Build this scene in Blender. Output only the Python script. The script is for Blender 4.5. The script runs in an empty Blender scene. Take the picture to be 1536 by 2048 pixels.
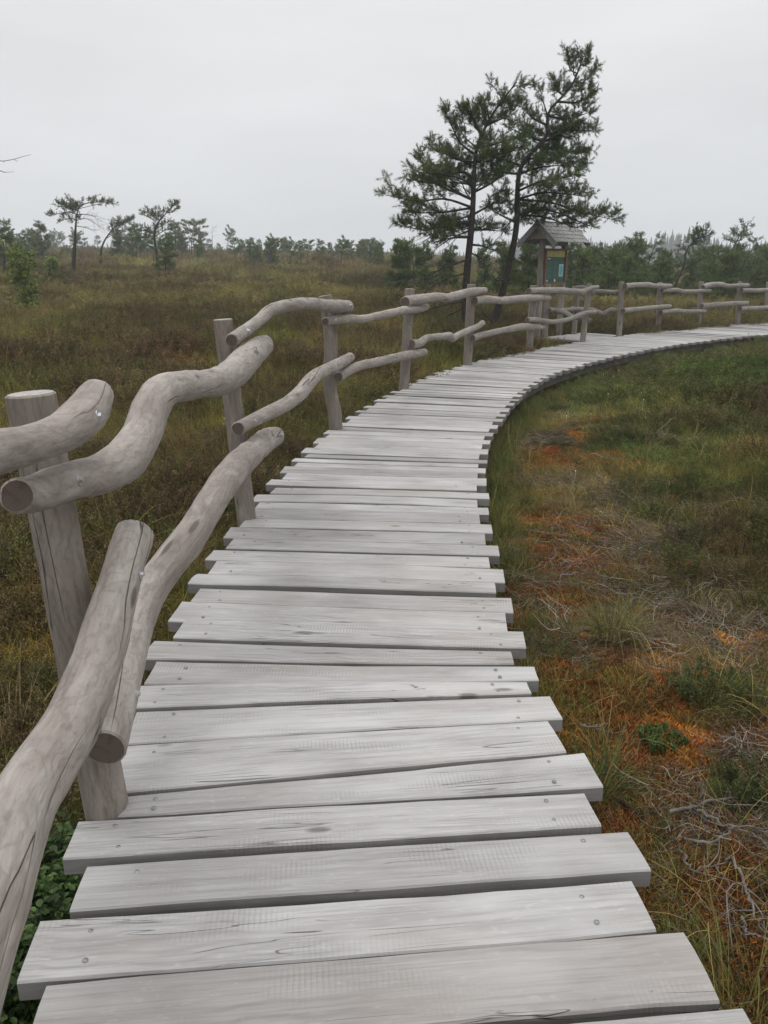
import bpy, math, random
import numpy as np

# ------------------------------------------------------------------ camera, sky, sun, exposure
SC = bpy.context.scene
F_PX, CXP, CYP, EYE = 1580.0, 768.0, 1024.0, 1.5          # measured from the photograph (1536 x 2048)
PITCH = math.atan((1024 - 540) / F_PX)                     # deck vanishing line at row 540
cam = bpy.data.cameras.new("camera")
cam.sensor_fit = 'VERTICAL'; cam.sensor_height = 24.0
cam.lens = 24.0 * F_PX / 2048.0
cam.clip_start = 0.05; cam.clip_end = 4000
camo = bpy.data.objects.new("camera", cam); SC.collection.objects.link(camo)
camo.location = (0, 0, EYE); camo.rotation_euler = (math.pi / 2 - PITCH, 0, 0)
SC.camera = camo

SUN_EL, SUN_AZ = math.radians(56), math.radians(-35)
W = bpy.data.worlds.new("World"); SC.world = W; W.use_nodes = True
wt = W.node_tree; wt.nodes.clear()
def wn(t, **k):
    n = wt.nodes.new(t)
    for a, b in k.items(): setattr(n, a, b)
    return n
wo = wn('ShaderNodeOutputWorld')
sky = wn('ShaderNodeTexSky', sky_type='NISHITA', sun_disc=False, sun_elevation=SUN_EL, sun_rotation=SUN_AZ)
sky.dust_density = 6.0; sky.air_density = 1.0
hs = wn('ShaderNodeHueSaturation'); hs.inputs['Saturation'].default_value = 0.25
wt.links.new(sky.outputs[0], hs.inputs['Color'])
bg1 = wn('ShaderNodeBackground'); bg1.inputs['Strength'].default_value = 0.05
wt.links.new(hs.outputs[0], bg1.inputs['Color'])
# cloud deck: an even grey stratus, brighter overhead, with faint soft banks
tc = wn('ShaderNodeTexCoord'); sx = wn('ShaderNodeSeparateXYZ')
wt.links.new(tc.outputs['Generated'], sx.inputs[0])
rp = wn('ShaderNodeValToRGB'); e = rp.color_ramp.elements
e[0].position = 0.0; e[0].color = (0.74, 0.765, 0.785, 1)
e[1].position = 1.0; e[1].color = (2.25, 2.27, 2.29, 1)
q = rp.color_ramp.elements.new(0.12); q.color = (0.80, 0.82, 0.835, 1)
q = rp.color_ramp.elements.new(0.30); q.color = (0.89, 0.90, 0.91, 1)
q = rp.color_ramp.elements.new(0.60); q.color = (1.45, 1.46, 1.48, 1)
wt.links.new(sx.outputs['Z'], rp.inputs['Fac'])
mp = wn('ShaderNodeMapping'); mp.inputs['Scale'].default_value = (1.3, 1.3, 5.0)
wt.links.new(tc.outputs['Generated'], mp.inputs[0])
nz = wn('ShaderNodeTexNoise'); nz.inputs['Scale'].default_value = 1.6; nz.inputs['Detail'].default_value = 4
wt.links.new(mp.outputs[0], nz.inputs['Vector'])
mr = wn('ShaderNodeMapRange'); mr.inputs['From Min'].default_value = 0.3; mr.inputs['From Max'].default_value = 0.7
mr.inputs['To Min'].default_value = 0.92; mr.inputs['To Max'].default_value = 1.07
wt.links.new(nz.outputs[0], mr.inputs['Value'])
vm = wn('ShaderNodeVectorMath', operation='SCALE')
wt.links.new(rp.outputs[0], vm.inputs[0]); wt.links.new(mr.outputs[0], vm.inputs['Scale'])
bg2 = wn('ShaderNodeBackground'); bg2.inputs['Strength'].default_value = 1.0
wt.links.new(vm.outputs[0], bg2.inputs['Color'])
mx = wn('ShaderNodeMixShader'); mx.inputs[0].default_value = 0.9
wt.links.new(bg1.outputs[0], mx.inputs[1]); wt.links.new(bg2.outputs[0], mx.inputs[2])
wt.links.new(mx.outputs[0], wo.inputs['Surface'])

sl = bpy.data.lights.new("sun", 'SUN'); sl.energy = 0.6; sl.angle = math.radians(35); sl.color = (1.0, 0.97, 0.93)
so = bpy.data.objects.new("sun", sl); SC.collection.objects.link(so)
so.rotation_euler = (math.pi / 2 - SUN_EL, 0, math.pi - SUN_AZ)
SC.view_settings.view_transform = 'Standard'; SC.view_settings.look = 'None'
SC.view_settings.exposure = 0.0; SC.view_settings.gamma = 1.0
SC.cycles.use_denoising = True
SC.cycles.max_bounces = 6; SC.cycles.diffuse_bounces = 3; SC.cycles.glossy_bounces = 2
SC.cycles.transmission_bounces = 2; SC.cycles.volume_bounces = 1; SC.cycles.transparent_max_bounces = 8

rng = np.random.default_rng(7)
random.seed(7)

# ------------------------------------------------------------------ helpers
def ray(x, y):
    a, b = (x - CXP) / F_PX, (y - CYP) / F_PX
    return np.array([a, math.cos(PITCH) - b * math.sin(PITCH), -math.sin(PITCH) - b * math.cos(PITCH)])
EYEV = np.array([0, 0, EYE])
def at_z(x, y, z=0.0):                     # the point of a sight line on a level plane
    r = ray(x, y); return r * ((z - EYE) / r[2]) + EYEV
def at_y(x, y, Y):                         # the point of a sight line at a distance Y ahead
    r = ray(x, y); return r * (Y / r[1]) + EYEV
def at_plane(x, y, p, n):                  # the point of a sight line on a plane
    r = ray(x, y); return r * (np.dot(np.asarray(p) - EYEV, n) / np.dot(r, n)) + EYEV
def depth_of(p):
    p = np.asarray(p) - EYEV; return p[1] * math.cos(PITCH) - p[2] * math.sin(PITCH)

def _h(ix, iy, s):
    n = (ix.astype(np.int64) * 374761393 + iy.astype(np.int64) * 668265263 + s * 1442695041) & 0xffffffff
    n = ((n ^ (n >> 13)) * 1274126177) & 0xffffffff
    n = (n ^ (n >> 16)) & 0xffffffff
    return n.astype(np.float64) / 4294967295.0
def vnoise(x, y, s=0):
    x = np.asarray(x, float); y = np.asarray(y, float)
    ix, iy = np.floor(x), np.floor(y); fx, fy = x - ix, y - iy
    fx = fx * fx * (3 - 2 * fx); fy = fy * fy * (3 - 2 * fy)
    a, b = _h(ix, iy, s), _h(ix + 1, iy, s); c, d = _h(ix, iy + 1, s), _h(ix + 1, iy + 1, s)
    return a + (b - a) * fx + (c - a) * fy + (a - b - c + d) * fx * fy
def fbm(x, y, o=3, s=0):
    t, a, m = 0, 1.0, 0
    for k in range(o):
        t = t + a * vnoise(x * 2 ** k + 13.7 * k, y * 2 ** k - 7.1 * k, s + k); m += a; a *= 0.5
    return t / m
def sstep(a, b, x):
    t = np.clip((np.asarray(x, float) - a) / (b - a), 0, 1); return t * t * (3 - 2 * t)

def catmull(P, n):
    P = np.asarray(P, float)
    Q = np.vstack([2 * P[0] - P[1], P, 2 * P[-1] - P[-2]])
    seg = np.linalg.norm(np.diff(P[:, :3], axis=0), axis=1); cum = np.r_[0, np.cumsum(seg)]
    out = []
    for s in np.linspace(0, cum[-1], n):
        i = min(np.searchsorted(cum, s, side='right') - 1, len(P) - 2); t = (s - cum[i]) / max(seg[i], 1e-9)
        p0, p1, p2, p3 = Q[i], Q[i + 1], Q[i + 2], Q[i + 3]
        out.append(.5 * (2 * p1 + (p2 - p0) * t + (2 * p0 - 5 * p1 + 4 * p2 - p3) * t * t + (3 * p1 - p0 - 3 * p2 + p3) * t ** 3))
    return np.array(out)

def tag(o, label=None, cat=None, group=None, kind=None):
    if label: o['label'] = label
    if cat: o['category'] = cat
    if group: o['group'] = group
    if kind: o['kind'] = kind
    return o
def empty(name, loc):
    o = bpy.data.objects.new(name, None); SC.collection.objects.link(o); o.location = tuple(loc); o.empty_display_size = .2
    return o

class MB:                                   # collects geometry with per-vertex attributes
    def __init__(s): s.v = []; s.f = []; s.m = []; s.wc = []; s.t = []; s.sm = []; s.n = 0
    def add(s, v, f, m=0, wc=None, t=0.5, sm=True):
        v = np.asarray(v, float).reshape(-1, 3)
        s.v.append(v); s.wc.append(np.zeros_like(v) if wc is None else np.asarray(wc, float))
        s.t.append(np.full(len(v), t) if np.isscalar(t) else np.asarray(t, float))
        for q in f:
            s.f.append([i + s.n for i in q]); s.m.append(m); s.sm.append(sm)
        s.n += len(v)
    def mesh(s, name, mats, off=(0, 0, 0)):
        me = bpy.data.meshes.new(name); v = np.vstack(s.v) - np.asarray(off)
        me.from_pydata(v.tolist(), [], s.f)
        for m in mats: me.materials.append(m)
        me.polygons.foreach_set('material_index', s.m); me.polygons.foreach_set('use_smooth', s.sm)
        a = me.attributes.new('wc', 'FLOAT_VECTOR', 'POINT'); a.data.foreach_set('vector', np.vstack(s.wc).ravel())
        a = me.attributes.new('shade', 'FLOAT', 'POINT'); a.data.foreach_set('value', np.concatenate(s.t))
        me.update(); return me
    def build(s, name, mats, parent=None, col=True):
        off = np.array(parent_loc(parent)) if parent else np.zeros(3)
        o = bpy.data.objects.new(name, s.mesh(name, mats if isinstance(mats, list) else [mats], off))
        SC.collection.objects.link(o)
        if parent: o.parent = parent
        return o
def parent_loc(o):
    l = np.array(o.location)
    while o.parent: o = o.parent; l = l + np.array(o.location)
    return l

def fast_mesh(name, V, T, mats, tint=None, smooth=False, extra=None, nv=3):
    me = bpy.data.meshes.new(name); n = len(T)
    me.vertices.add(len(V)); me.vertices.foreach_set('co', np.asarray(V, np.float32).ravel())
    me.loops.add(n * nv); me.loops.foreach_set('vertex_index', np.asarray(T, np.int32).ravel())
    me.polygons.add(n); me.polygons.foreach_set('loop_start', np.arange(0, n * nv, nv, dtype=np.int32))
    me.update(calc_edges=True)
    for m in mats: me.materials.append(m)
    me.polygons.foreach_set('use_smooth', [smooth] * n)
    if tint is not None:
        a = me.attributes.new('shade', 'FLOAT', 'POINT'); a.data.foreach_set('value', np.asarray(tint, np.float32))
    for k, arr in (extra or {}).items():
        a = me.attributes.new(k, 'FLOAT_VECTOR', 'POINT'); a.data.foreach_set('vector', np.asarray(arr, np.float32).ravel())
    me.validate(); return me

def tube(mb, P, R, sides=12, cap=(0, 0), seed=0, bump=0.0, m=0, t=0.5, ucoord=0.0, rnd_end=(False, False), knots=0):
    """A log along the points P with radii R, its end cuts in material `cap`."""
    P = np.asarray(P, float); R = np.asarray(R, float); n = len(P)
    T = np.gradient(P, axis=0); T /= np.linalg.norm(T, axis=1)[:, None] + 1e-12
    up = np.array([0, 0, 1.0]); u = up - T[0] * np.dot(up, T[0])
    if np.linalg.norm(u) < .25: u = np.array([1.0, 0, 0]) - T[0] * T[0][0]
    u /= np.linalg.norm(u); U = [u]
    for i in range(1, n):
        u = U[-1] - T[i] * np.dot(U[-1], T[i]); u /= np.linalg.norm(u); U.append(u)
    U = np.array(U); Vv = np.cross(T, U)
    L = np.r_[0, np.cumsum(np.linalg.norm(np.diff(P, axis=0), axis=1))]
    th = np.linspace(0, 2 * math.pi, sides, endpoint=False)
    V = np.zeros((n, sides, 3)); WC = np.zeros((n, sides, 3))
    kn = [(random.random() * L[-1], random.random() * 6.28, random.uniform(.04, .09)) for _ in range(knots)]
    for i in range(n):
        rr = np.full(sides, R[i])
        if bump:
            ca, sa = np.cos(th), np.sin(th)
            rr = rr * (1 + bump * 2 * (fbm(L[i] * 3.2 + ca * 1.1 + seed, sa * 1.1 + seed * .37, 2, seed) - .5)
                       + bump * .6 * 2 * (vnoise(L[i] * 11 + ca * 2.5, sa * 2.5 + seed * 1.3, seed + 5) - .5))
            for (ku, ka, kr) in kn:
                da = (th - ka + math.pi) % (2 * math.pi) - math.pi
                rr = rr * (1 + .13 * np.exp(-((L[i] - ku) ** 2 + (da * R[i]) ** 2) / (kr * .55) ** 2))
        V[i] = P[i] + rr[:, None] * (np.cos(th)[:, None] * U[i] + np.sin(th)[:, None] * Vv[i])
        WC[i, :, 0] = L[i] + ucoord; WC[i, :, 1] = np.cos(th) * R[i]; WC[i, :, 2] = np.sin(th) * R[i]
    V[0] -= T[0] * 0; F = []
    for i in range(n - 1):
        for j in range(sides):
            k = (j + 1) % sides
            F.append([i * sides + j, i * sides + k, (i + 1) * sides + k, (i + 1) * sides + j])
    mb.add(V.reshape(-1, 3), F, m, WC.reshape(-1, 3), t)
    for end, i, s in ((0, 0, -1), (1, n - 1, 1)):
        ch = min(.006, R[i] * .15) if not rnd_end[end] else R[i] * .22
        ring = P[i] + (V[i] - P[i]) * (1 - ch / max(R[i], 1e-6)) + T[i] * s * ch * (.8 if not rnd_end[end] else .7)
        vv = np.vstack([V[i], ring]); f = []
        for j in range(sides):
            k = (j + 1) % sides
            f.append([j, k, sides + k, sides + j] if s > 0 else [k, j, sides + j, sides + k])
        mb.add(vv, f, m, np.vstack([WC[i], WC[i] * [1, .95, .95] + [.01 * s, 0, 0]]), t)
        wc2 = WC[i].copy(); wc2[:, 0] = 0
        mb.add(ring, [list(range(sides)) if s > 0 else list(range(sides))[::-1]], cap[end], wc2, t, sm=False)

def box(mb, c, ax, ay, az, hx, hy, hz, m=0, t=.5, bev=.0):
    c = np.asarray(c, float); A = [np.asarray(a, float) for a in (ax, ay, az)]
    v = []
    for sx_ in (-1, 1):
        for sy_ in (-1, 1):
            for sz_ in (-1, 1): v.append(c + A[0] * sx_ * hx + A[1] * sy_ * hy + A[2] * sz_ * hz)
    f = [[0, 1, 3, 2], [4, 6, 7, 5], [0, 4, 5, 1], [2, 3, 7, 6], [0, 2, 6, 4], [1, 5, 7, 3]]
    wc = [[sx_ * hx, sy_ * hy, sz_ * hz] for sx_ in (-1, 1) for sy_ in (-1, 1) for sz_ in (-1, 1)]
    mb.add(v, f, m, np.array(wc) + c, t, sm=False)

# ------------------------------------------------------------------ materials
class N:
    def __init__(s, name):
        s.m = bpy.data.materials.new(name); s.m.use_nodes = True; s.t = s.m.node_tree; s.t.nodes.clear()
        s.out = s.n('ShaderNodeOutputMaterial'); s.b = s.n('ShaderNodeBsdfPrincipled'); s.l(s.b.outputs[0], s.out.inputs['Surface'])
        s.b.inputs['Specular IOR Level'].default_value = .25
    def n(s, t, **k):
        x = s.t.nodes.new(t)
        for a, b in k.items(): setattr(x, a, b)
        return x
    def l(s, a, b): s.t.links.new(a, b)
    def set(s, i, v):
        if hasattr(v, 'is_output'): s.l(v, i)
        else: i.default_value = v
    def attr(s, name, typ='GEOMETRY'): x = s.n('ShaderNodeAttribute', attribute_name=name, attribute_type=typ); return x
    def map(s, v, scale=(1, 1, 1), loc=(0, 0, 0)):
        x = s.n('ShaderNodeMapping'); s.l(v, x.inputs[0]); x.inputs['Scale'].default_value = scale; s.set(x.inputs['Location'], loc); return x.outputs[0]
    def noise(s, v, scale, detail=3, rough=.55, dist=0):
        x = s.n('ShaderNodeTexNoise'); s.l(v, x.inputs['Vector']); x.inputs['Scale'].default_value = scale
        x.inputs['Detail'].default_value = detail; x.inputs['Roughness'].default_value = rough; x.inputs['Distortion'].default_value = dist; return x.outputs[0]
    def ramp(s, f, stops):
        x = s.n('ShaderNodeValToRGB'); s.l(f, x.inputs[0]); el = x.color_ramp.elements
        for i, (p, c) in enumerate(stops):
            q = el[i] if i < 2 else el.new(p)
            q.position = p; q.color = (*c, 1) if len(c) == 3 else c
        return x.outputs[0]
    def val(s, f, a, b, c=0., d=1.):
        x = s.n('ShaderNodeMapRange'); s.l(f, x.inputs[0])
        for i, q in enumerate((a, b, c, d)): s.set(x.inputs[i + 1], q)
        return x.outputs[0]
    def mix(s, f, a, b, mode='MIX'):
        x = s.n('ShaderNodeMix', data_type='RGBA', blend_type=mode); s.set(x.inputs[0], f)
        for k, v in ((6, a), (7, b)):
            if isinstance(v, tuple): v = (*v, 1) if len(v) == 3 else v
            s.set(x.inputs[k], v)
        return x.outputs[2]
    def math(s, op, a, b=0.):
        x = s.n('ShaderNodeMath', operation=op); s.set(x.inputs[0], a); s.set(x.inputs[1], b); return x.outputs[0]
    def bump(s, h, st, d=.01):
        x = s.n('ShaderNodeBump'); s.l(h, x.inputs['Height']); x.inputs['Strength'].default_value = st; x.inputs['Distance'].default_value = d
        s.l(x.outputs[0], s.b.inputs['Normal']); return x
    def col(s, c): s.set(s.b.inputs['Base Color'], (*c, 1) if isinstance(c, tuple) else c)
    def rough(s, r): s.set(s.b.inputs['Roughness'], r)

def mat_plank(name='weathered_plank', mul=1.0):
    k = N(name); wc = k.attr('wc').outputs['Vector']; sh = k.attr('shade').outputs['Fac']
    grain = k.noise(k.map(wc, (2.2, 46, 46)), 1.0, 5, .62, .35)
    cath = k.n('ShaderNodeTexWave', wave_type='BANDS', bands_direction='Y')          # flat-sawn figure
    dist = k.noise(k.map(wc, (1.6, 5.0, 5.0)), 1.0, 2, .5)
    k.l(k.map(wc, (1, 1, 1)), cath.inputs['Vector']); cath.inputs['Scale'].default_value = 11; cath.inputs['Distortion'].default_value = 9
    cath.inputs['Detail'].default_value = 2; cath.inputs['Detail Scale'].default_value = .35
    patch = k.noise(k.map(wc, (2.4, 6, 6)), 1.0, 3, .6)
    saw = k.n('ShaderNodeTexWave', wave_type='BANDS', bands_direction='X')            # saw marks across the board
    k.l(wc, saw.inputs['Vector']); saw.inputs['Scale'].default_value = 24; saw.inputs['Distortion'].default_value = 1.4
    saw.inputs['Detail'].default_value = 1
    sawgate = k.val(k.noise(k.map(wc, (2.6, 7, 7), (3, 1, 0)), 1.0, 2), .53, .68)
    speck = k.noise(k.map(wc, (30, 90, 90)), 1.0, 2, .7)
    base = k.ramp(patch, [(0.22, (.225, .213, .203)), (.78, (.365, .36, .353)), (.5, (.305, .296, .287))])
    fibre = k.noise(k.map(wc, (3.5, 190, 190)), 1.0, 3, .65)
    c = k.mix(k.val(grain, .40, .68, .0, .36), base, (.155, .145, .137))
    c = k.mix(k.val(fibre, .50, .68, 0., .38), c, (.13, .12, .112))
    c = k.mix(k.val(k.noise(k.map(wc, (1.1, 4, 4), (4, 6, 1)), 1.0, 4, .6), .52, .74, 0., .42), c, (.20, .186, .17))
    c = k.mix(k.math('MULTIPLY', k.val(cath.outputs['Fac'], .0, .45, .30, .0), k.val(dist, .46, .64)), c, (.125, .112, .104))
    c = k.mix(k.math('MULTIPLY', k.val(saw.outputs['Fac'], .0, .4, .34, 0.), sawgate), c, (.15, .14, .133))
    c = k.mix(k.val(speck, .58, .78, 0., .3), c, (.44, .435, .43))
    pale = k.val(k.noise(k.map(wc, (1.4, 3.5, 3.5), (9, 4, 2)), 1.0, 2), .56, .74, 0., .5)
    c = k.mix(pale, c, (.425, .42, .413))
    rosy = k.val(k.noise(k.map(wc, (.9, 2.5, 2.5), (1, 8, 5)), 1.0, 2), .55, .72, 0., .35)
    c = k.mix(rosy, c, (.285, .24, .21))
    # drying cracks run with the grain
    cr = k.noise(k.map(wc, (1.5, 30, 30), (0, 0, 4)), 1.0, 2, .4, .6)
    crk = k.math('MULTIPLY', k.val(k.math('ABSOLUTE', k.math('SUBTRACT', cr, .5)), .0, .009, 1., 0.),
                 k.val(k.noise(k.map(wc, (1.8, 5.5, 5.5), (5, 2, 7)), 1.0, 1), .575, .64))
    c = k.mix(k.math('MULTIPLY', crk, .75), c, (.055, .05, .045))
    vor = k.n('ShaderNodeTexVoronoi'); k.l(k.map(wc, (1.9, 5.0, .01)), vor.inputs['Vector']); vor.inputs['Scale'].default_value = 1.0
    kn = k.val(vor.outputs['Distance'], .04, .085, .8, 0.)
    c = k.mix(kn, c, (.10, .088, .078))
    c = k.mix(1.0, c, k.ramp(sh, [(0, (.86, .855, .85)), (1, (1.34, 1.35, 1.36)), (.5, (1.16, 1.16, 1.16))]), 'MULTIPLY')
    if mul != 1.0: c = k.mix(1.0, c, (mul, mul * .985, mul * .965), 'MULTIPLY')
    k.col(c); k.rough(.8)
    h = k.math('SUBTRACT', k.math('ADD', k.math('MULTIPLY', grain, -.6), k.math('MULTIPLY', k.math('MULTIPLY', saw.outputs['Fac'], sawgate), .5)), k.math('MULTIPLY', crk, 2.))
    k.bump(h, .8, .003); return k.m
def mat_log(name, lo, mid, hi, dark=.5):
    k = N(name); wc = k.attr('wc').outputs['Vector']; sh = k.attr('shade').outputs['Fac']
    big = k.noise(k.map(wc, (2.6, 9, 9)), 1.0, 4, .62, .8); fine = k.noise(k.map(wc, (9, 60, 60)), 1.0, 4, .65)
    swirl = k.n('ShaderNodeTexWave', wave_type='BANDS', bands_direction='Y'); k.l(k.map(wc, (1, 1, 1)), swirl.inputs['Vector'])
    swirl.inputs['Scale'].default_value = 15; swirl.inputs['Distortion'].default_value = 16; swirl.inputs['Detail'].default_value = 3; swirl.inputs['Detail Scale'].default_value = .6
    c = k.ramp(big, [(.28, lo), (.72, hi), (.5, mid)])
    c = k.mix(k.val(swirl.outputs['Fac'], .0, .35, .24, 0.), c, tuple(x * .52 for x in lo))
    c = k.mix(k.val(fine, .48, .72, 0., .5), c, tuple(x * .55 for x in lo))
    c = k.mix(k.val(k.noise(k.map(wc, (40, 90, 90)), 1.0, 3, .7), .55, .75, 0., .4), c, tuple(x * .5 for x in lo))
    c = k.mix(k.val(k.noise(k.map(wc, (6, 22, 22), (2, 2, 2)), 1.0, 3), .56, .74, 0., .5), c, tuple(min(x * 1.28, .8) for x in hi))
    cr = k.noise(k.map(wc, (.9, 14, 14), (0, 4, 0)), 1.0, 2, .4, .3)
    crk = k.math('MULTIPLY', k.val(k.math('ABSOLUTE', k.math('SUBTRACT', cr, .5)), .0, .009, 1., 0.),
                 k.val(k.noise(k.map(wc, (1.1, 7, 7), (8, 1, 0)), 1.0, 1), .55, .61))
    c = k.mix(k.math('MULTIPLY', crk, .9), c, (.03, .025, .022))
    vor = k.n('ShaderNodeTexVoronoi'); k.l(k.map(wc, (3.2, 11, 11)), vor.inputs['Vector']); vor.inputs['Scale'].default_value = 1.0
    c = k.mix(k.val(vor.outputs['Distance'], .08, .16, .75, 0.), c, (.075, .058, .048))
    c = k.mix(1.0, c, k.ramp(sh, [(0, (.8, .78, .77)), (1, (1.16, 1.16, 1.16))]), 'MULTIPLY')
    k.col(c); k.rough(.72)
    k.bump(k.math('SUBTRACT', k.math('ADD', big, k.math('MULTIPLY', fine, .6)), k.math('MULTIPLY', crk, 1.6)), .7, .007); return k.m
def mat_cut():
    k = N('log_end_cut'); wc = k.attr('wc').outputs['Vector']
    w = k.n('ShaderNodeTexWave', wave_type='RINGS', rings_direction='X'); k.l(wc, w.inputs['Vector']); w.inputs['Scale'].default_value = 55
    w.inputs['Distortion'].default_value = 2.5; w.inputs['Detail'].default_value = 2
    n = k.noise(wc, 40, 4)
    c = k.mix(k.val(w.outputs['Fac'], .2, .8, 0., .5), (.12, .094, .08), (.075, .056, .046))
    c = k.mix(k.val(n, .5, .75, 0., .6), c, (.05, .04, .034)); k.col(c); k.rough(.85); k.bump(n, .5, .004); return k.m
def mat_simple(name, a, b, scale=8, rough=.7, metal=0., bump=.3):
    k = N(name); o = k.n('ShaderNodeTexCoord').outputs['Object']; n = k.noise(o, scale, 4)
    k.col(k.ramp(n, [(.3, a), (.7, b)])); k.rough(rough); k.b.inputs['Metallic'].default_value = metal
    if bump: k.bump(n, bump, .01)
    return k.m
def mat_leaf(name, stops, inst=False, rough=.6, trans=.0, var=.0):
    k = N(name); sh = k.attr('shade').outputs['Fac']
    c = k.ramp(sh, stops)
    if inst:
        tint = k.attr('tint', 'INSTANCER').outputs['Color']; c = k.mix(1.0, c, tint, 'MULTIPLY')
    k.col(c); k.rough(rough); k.b.inputs['Specular IOR Level'].default_value = .18
    if trans:
        tr = k.n('ShaderNodeBsdfTranslucent'); k.l(c, tr.inputs[0]); ms = k.n('ShaderNodeMixShader'); ms.inputs[0].default_value = trans
        k.l(k.b.outputs[0], ms.inputs[1]); k.l(tr.outputs[0], ms.inputs[2]); k.l(ms.outputs[0], k.out.inputs['Surface'])
    return k.m
M_PLANK = [mat_plank(), mat_plank('darker_plank_side', .66)]  # second slot: same plank material, darker and slightly warmer, for sides and ends
M_LOG = mat_log('peeled_log', (.213, .184, .162), (.293, .260, .233), (.366, .338, .312))
M_POST = mat_log('round_post', (.165, .140, .119), (.23, .199, .172), (.29, .258, .23))
M_LOG_GREY = mat_log('weathered_log', (.185, .165, .143), (.25, .23, .203), (.31, .29, .263))
M_CUT = mat_cut()
M_TOP = mat_log('post_top', (.30, .28, .26), (.37, .35, .33), (.43, .41, .39))
M_BEAM = mat_simple('damp_beam', (.07, .062, .055), (.14, .125, .112), 9, .85)
M_STEEL = mat_simple('galvanised_steel', (.42, .43, .44), (.62, .63, .64), 30, .35, .9, 0)
M_NAIL = mat_simple('dull_nail', (.20, .20, .20), (.33, .33, .33), 60, .5, .7, 0)
M_BARK = mat_simple('pine_bark', (.019, .0175, .0155), (.050, .045, .038), 14, .9, 0, .8)
M_GREYWOOD = mat_simple('dead_grey_wood', (.085, .074, .065), (.19, .172, .158), 18, .9, 0, .4)
M_BIRCH = mat_simple('birch_bark', (.10, .09, .08), (.62, .60, .56), 9, .8, 0, .1)
M_NEEDLE = mat_leaf('pine_needles', [(0, (.030, .050, .022)), (1, (.150, .180, .056)), (.5, (.068, .108, .036))], rough=.55, trans=.15)
M_NEEDLE2 = mat_leaf('bushy_needles', [(0, (.045, .072, .030)), (1, (.20, .25, .068)), (.5, (.098, .145, .046))], rough=.6, trans=.15)
M_BIRCHLEAF = mat_leaf('birch_leaves', [(0, (.06, .11, .025)), (1, (.22, .26, .06))], rough=.5, trans=.3)
M_SPRUCE = mat_leaf('spruce_needles', [(0, (.020, .033, .024)), (1, (.055, .075, .045))], rough=.7)

# ------------------------------------------------------------------ the course of the boardwalk, measured on the deck plane
L_PX = [(60, 1960), (130, 1780), (175, 1680), (213, 1610), (250, 1480), (300, 1340), (350, 1240), (395, 1160), (430, 1100), (465, 1055), (510, 1003),
        (560, 950), (610, 905), (650, 868), (690, 842), (740, 810), (800, 778), (860, 752), (935, 728), (1000, 712), (1058, 701), (1120, 690),
        (1165, 682), (1238, 672), (1316, 660.5), (1397, 653), (1475, 647.5), (1536, 643)]
R_PX = [(1410, 1990), (1285, 1760), (1180, 1570), (1105, 1420), (1060, 1345), (1035, 1280), (1010, 1210), (990, 1130), (972, 1060), (964, 1000),
        (962, 940), (966, 905), (975, 875), (990, 850), (1010, 820), (1030, 797), (1060, 772), (1095, 753), (1130, 740), (1200, 720), (1260, 706),
        (1330, 693), (1400, 683), (1480, 674), (1536, 669)]
Lp = np.array([at_z(*p)[:2] for p in L_PX]); Rp = np.array([at_z(*p)[:2] for p in R_PX])
Lp = np.vstack([[-.70, -1.6], [-.745, 0.], Lp, [13.4, 25.9], [15.4, 26.8], [17.6, 27.5]])
Rp = np.vstack([[.86, -1.6], [.775, 0.], Rp, [10.9, 20.7], [12.9, 22.0], [15.2, 23.2], [17.9, 24.2]])
def smooth2(P, n, it):
    Q = catmull(np.c_[P, np.zeros(len(P))], n)[:, :2]
    for _ in range(it): Q[1:-1] = .25 * Q[:-2] + .5 * Q[1:-1] + .25 * Q[2:]
    return Q
LC, RC = smooth2(Lp, 500, 120), smooth2(Rp, 500, 120)
C = []
for p in RC[::5]:
    q = LC[np.argmin(((LC - p) ** 2).sum(1))]; C.append((p + q) / 2)
for p in LC[::5]:
    q = RC[np.argmin(((RC - p) ** 2).sum(1))]; C.append((p + q) / 2)
C = np.array(C); C = C[np.argsort(C[:, 0] * .55 + C[:, 1] + np.where(C[:, 1] < 5, -C[:, 0] * .55, 0))]
C = smooth2(C[::3], 600, 1500)
def cross_curve(p, n, K):                                  # where the line p + t n meets the polyline K
    a, b = K[:-1], K[1:]; d = b - a
    den = n[0] * -d[:, 1] + n[1] * d[:, 0]
    w = a - p
    t = (w[:, 0] * -d[:, 1] + w[:, 1] * d[:, 0]) / den; u = (n[0] * w[:, 1] - n[1] * w[:, 0]) / den
    ok = (u >= -1e-6) & (u <= 1 + 1e-6) & (np.abs(t) < 3)
    return t[ok][np.argmin(np.abs(t[ok]))] if ok.any() else None
CS = np.r_[0, np.cumsum(np.linalg.norm(np.diff(C, axis=0), axis=1))]
def c_at(s):
    return np.array([np.interp(s, CS, C[:, 0]), np.interp(s, CS, C[:, 1])])
def frame(s):
    t = c_at(s + .12) - c_at(s - .12); t /= np.linalg.norm(t); return c_at(s), t, np.array([t[1], -t[0]])   # right-hand normal

def deck_dist(x, y):                                       # signed distance beyond the deck edge (+ right, - left): value, side
    x = np.asarray(x, float).ravel(); y = np.asarray(y, float).ravel(); K = C[::6]
    T = np.gradient(K, axis=0); T /= np.linalg.norm(T, axis=1)[:, None]
    d = np.zeros(len(x)); side = np.zeros(len(x)); st = np.zeros(len(x))
    for a in range(0, len(x), 40000):
        dx = x[a:a + 40000, None] - K[None, :, 0]; dy = y[a:a + 40000, None] - K[None, :, 1]
        dd = dx * dx + dy * dy; i = dd.argmin(1); r = np.arange(len(i))
        d[a:a + 40000] = np.sqrt(dd[r, i]); side[a:a + 40000] = np.sign(dx[r, i] * T[i, 1] - dy[r, i] * T[i, 0]); st[a:a + 40000] = CS[::6][i]
    return d, side, st

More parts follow.
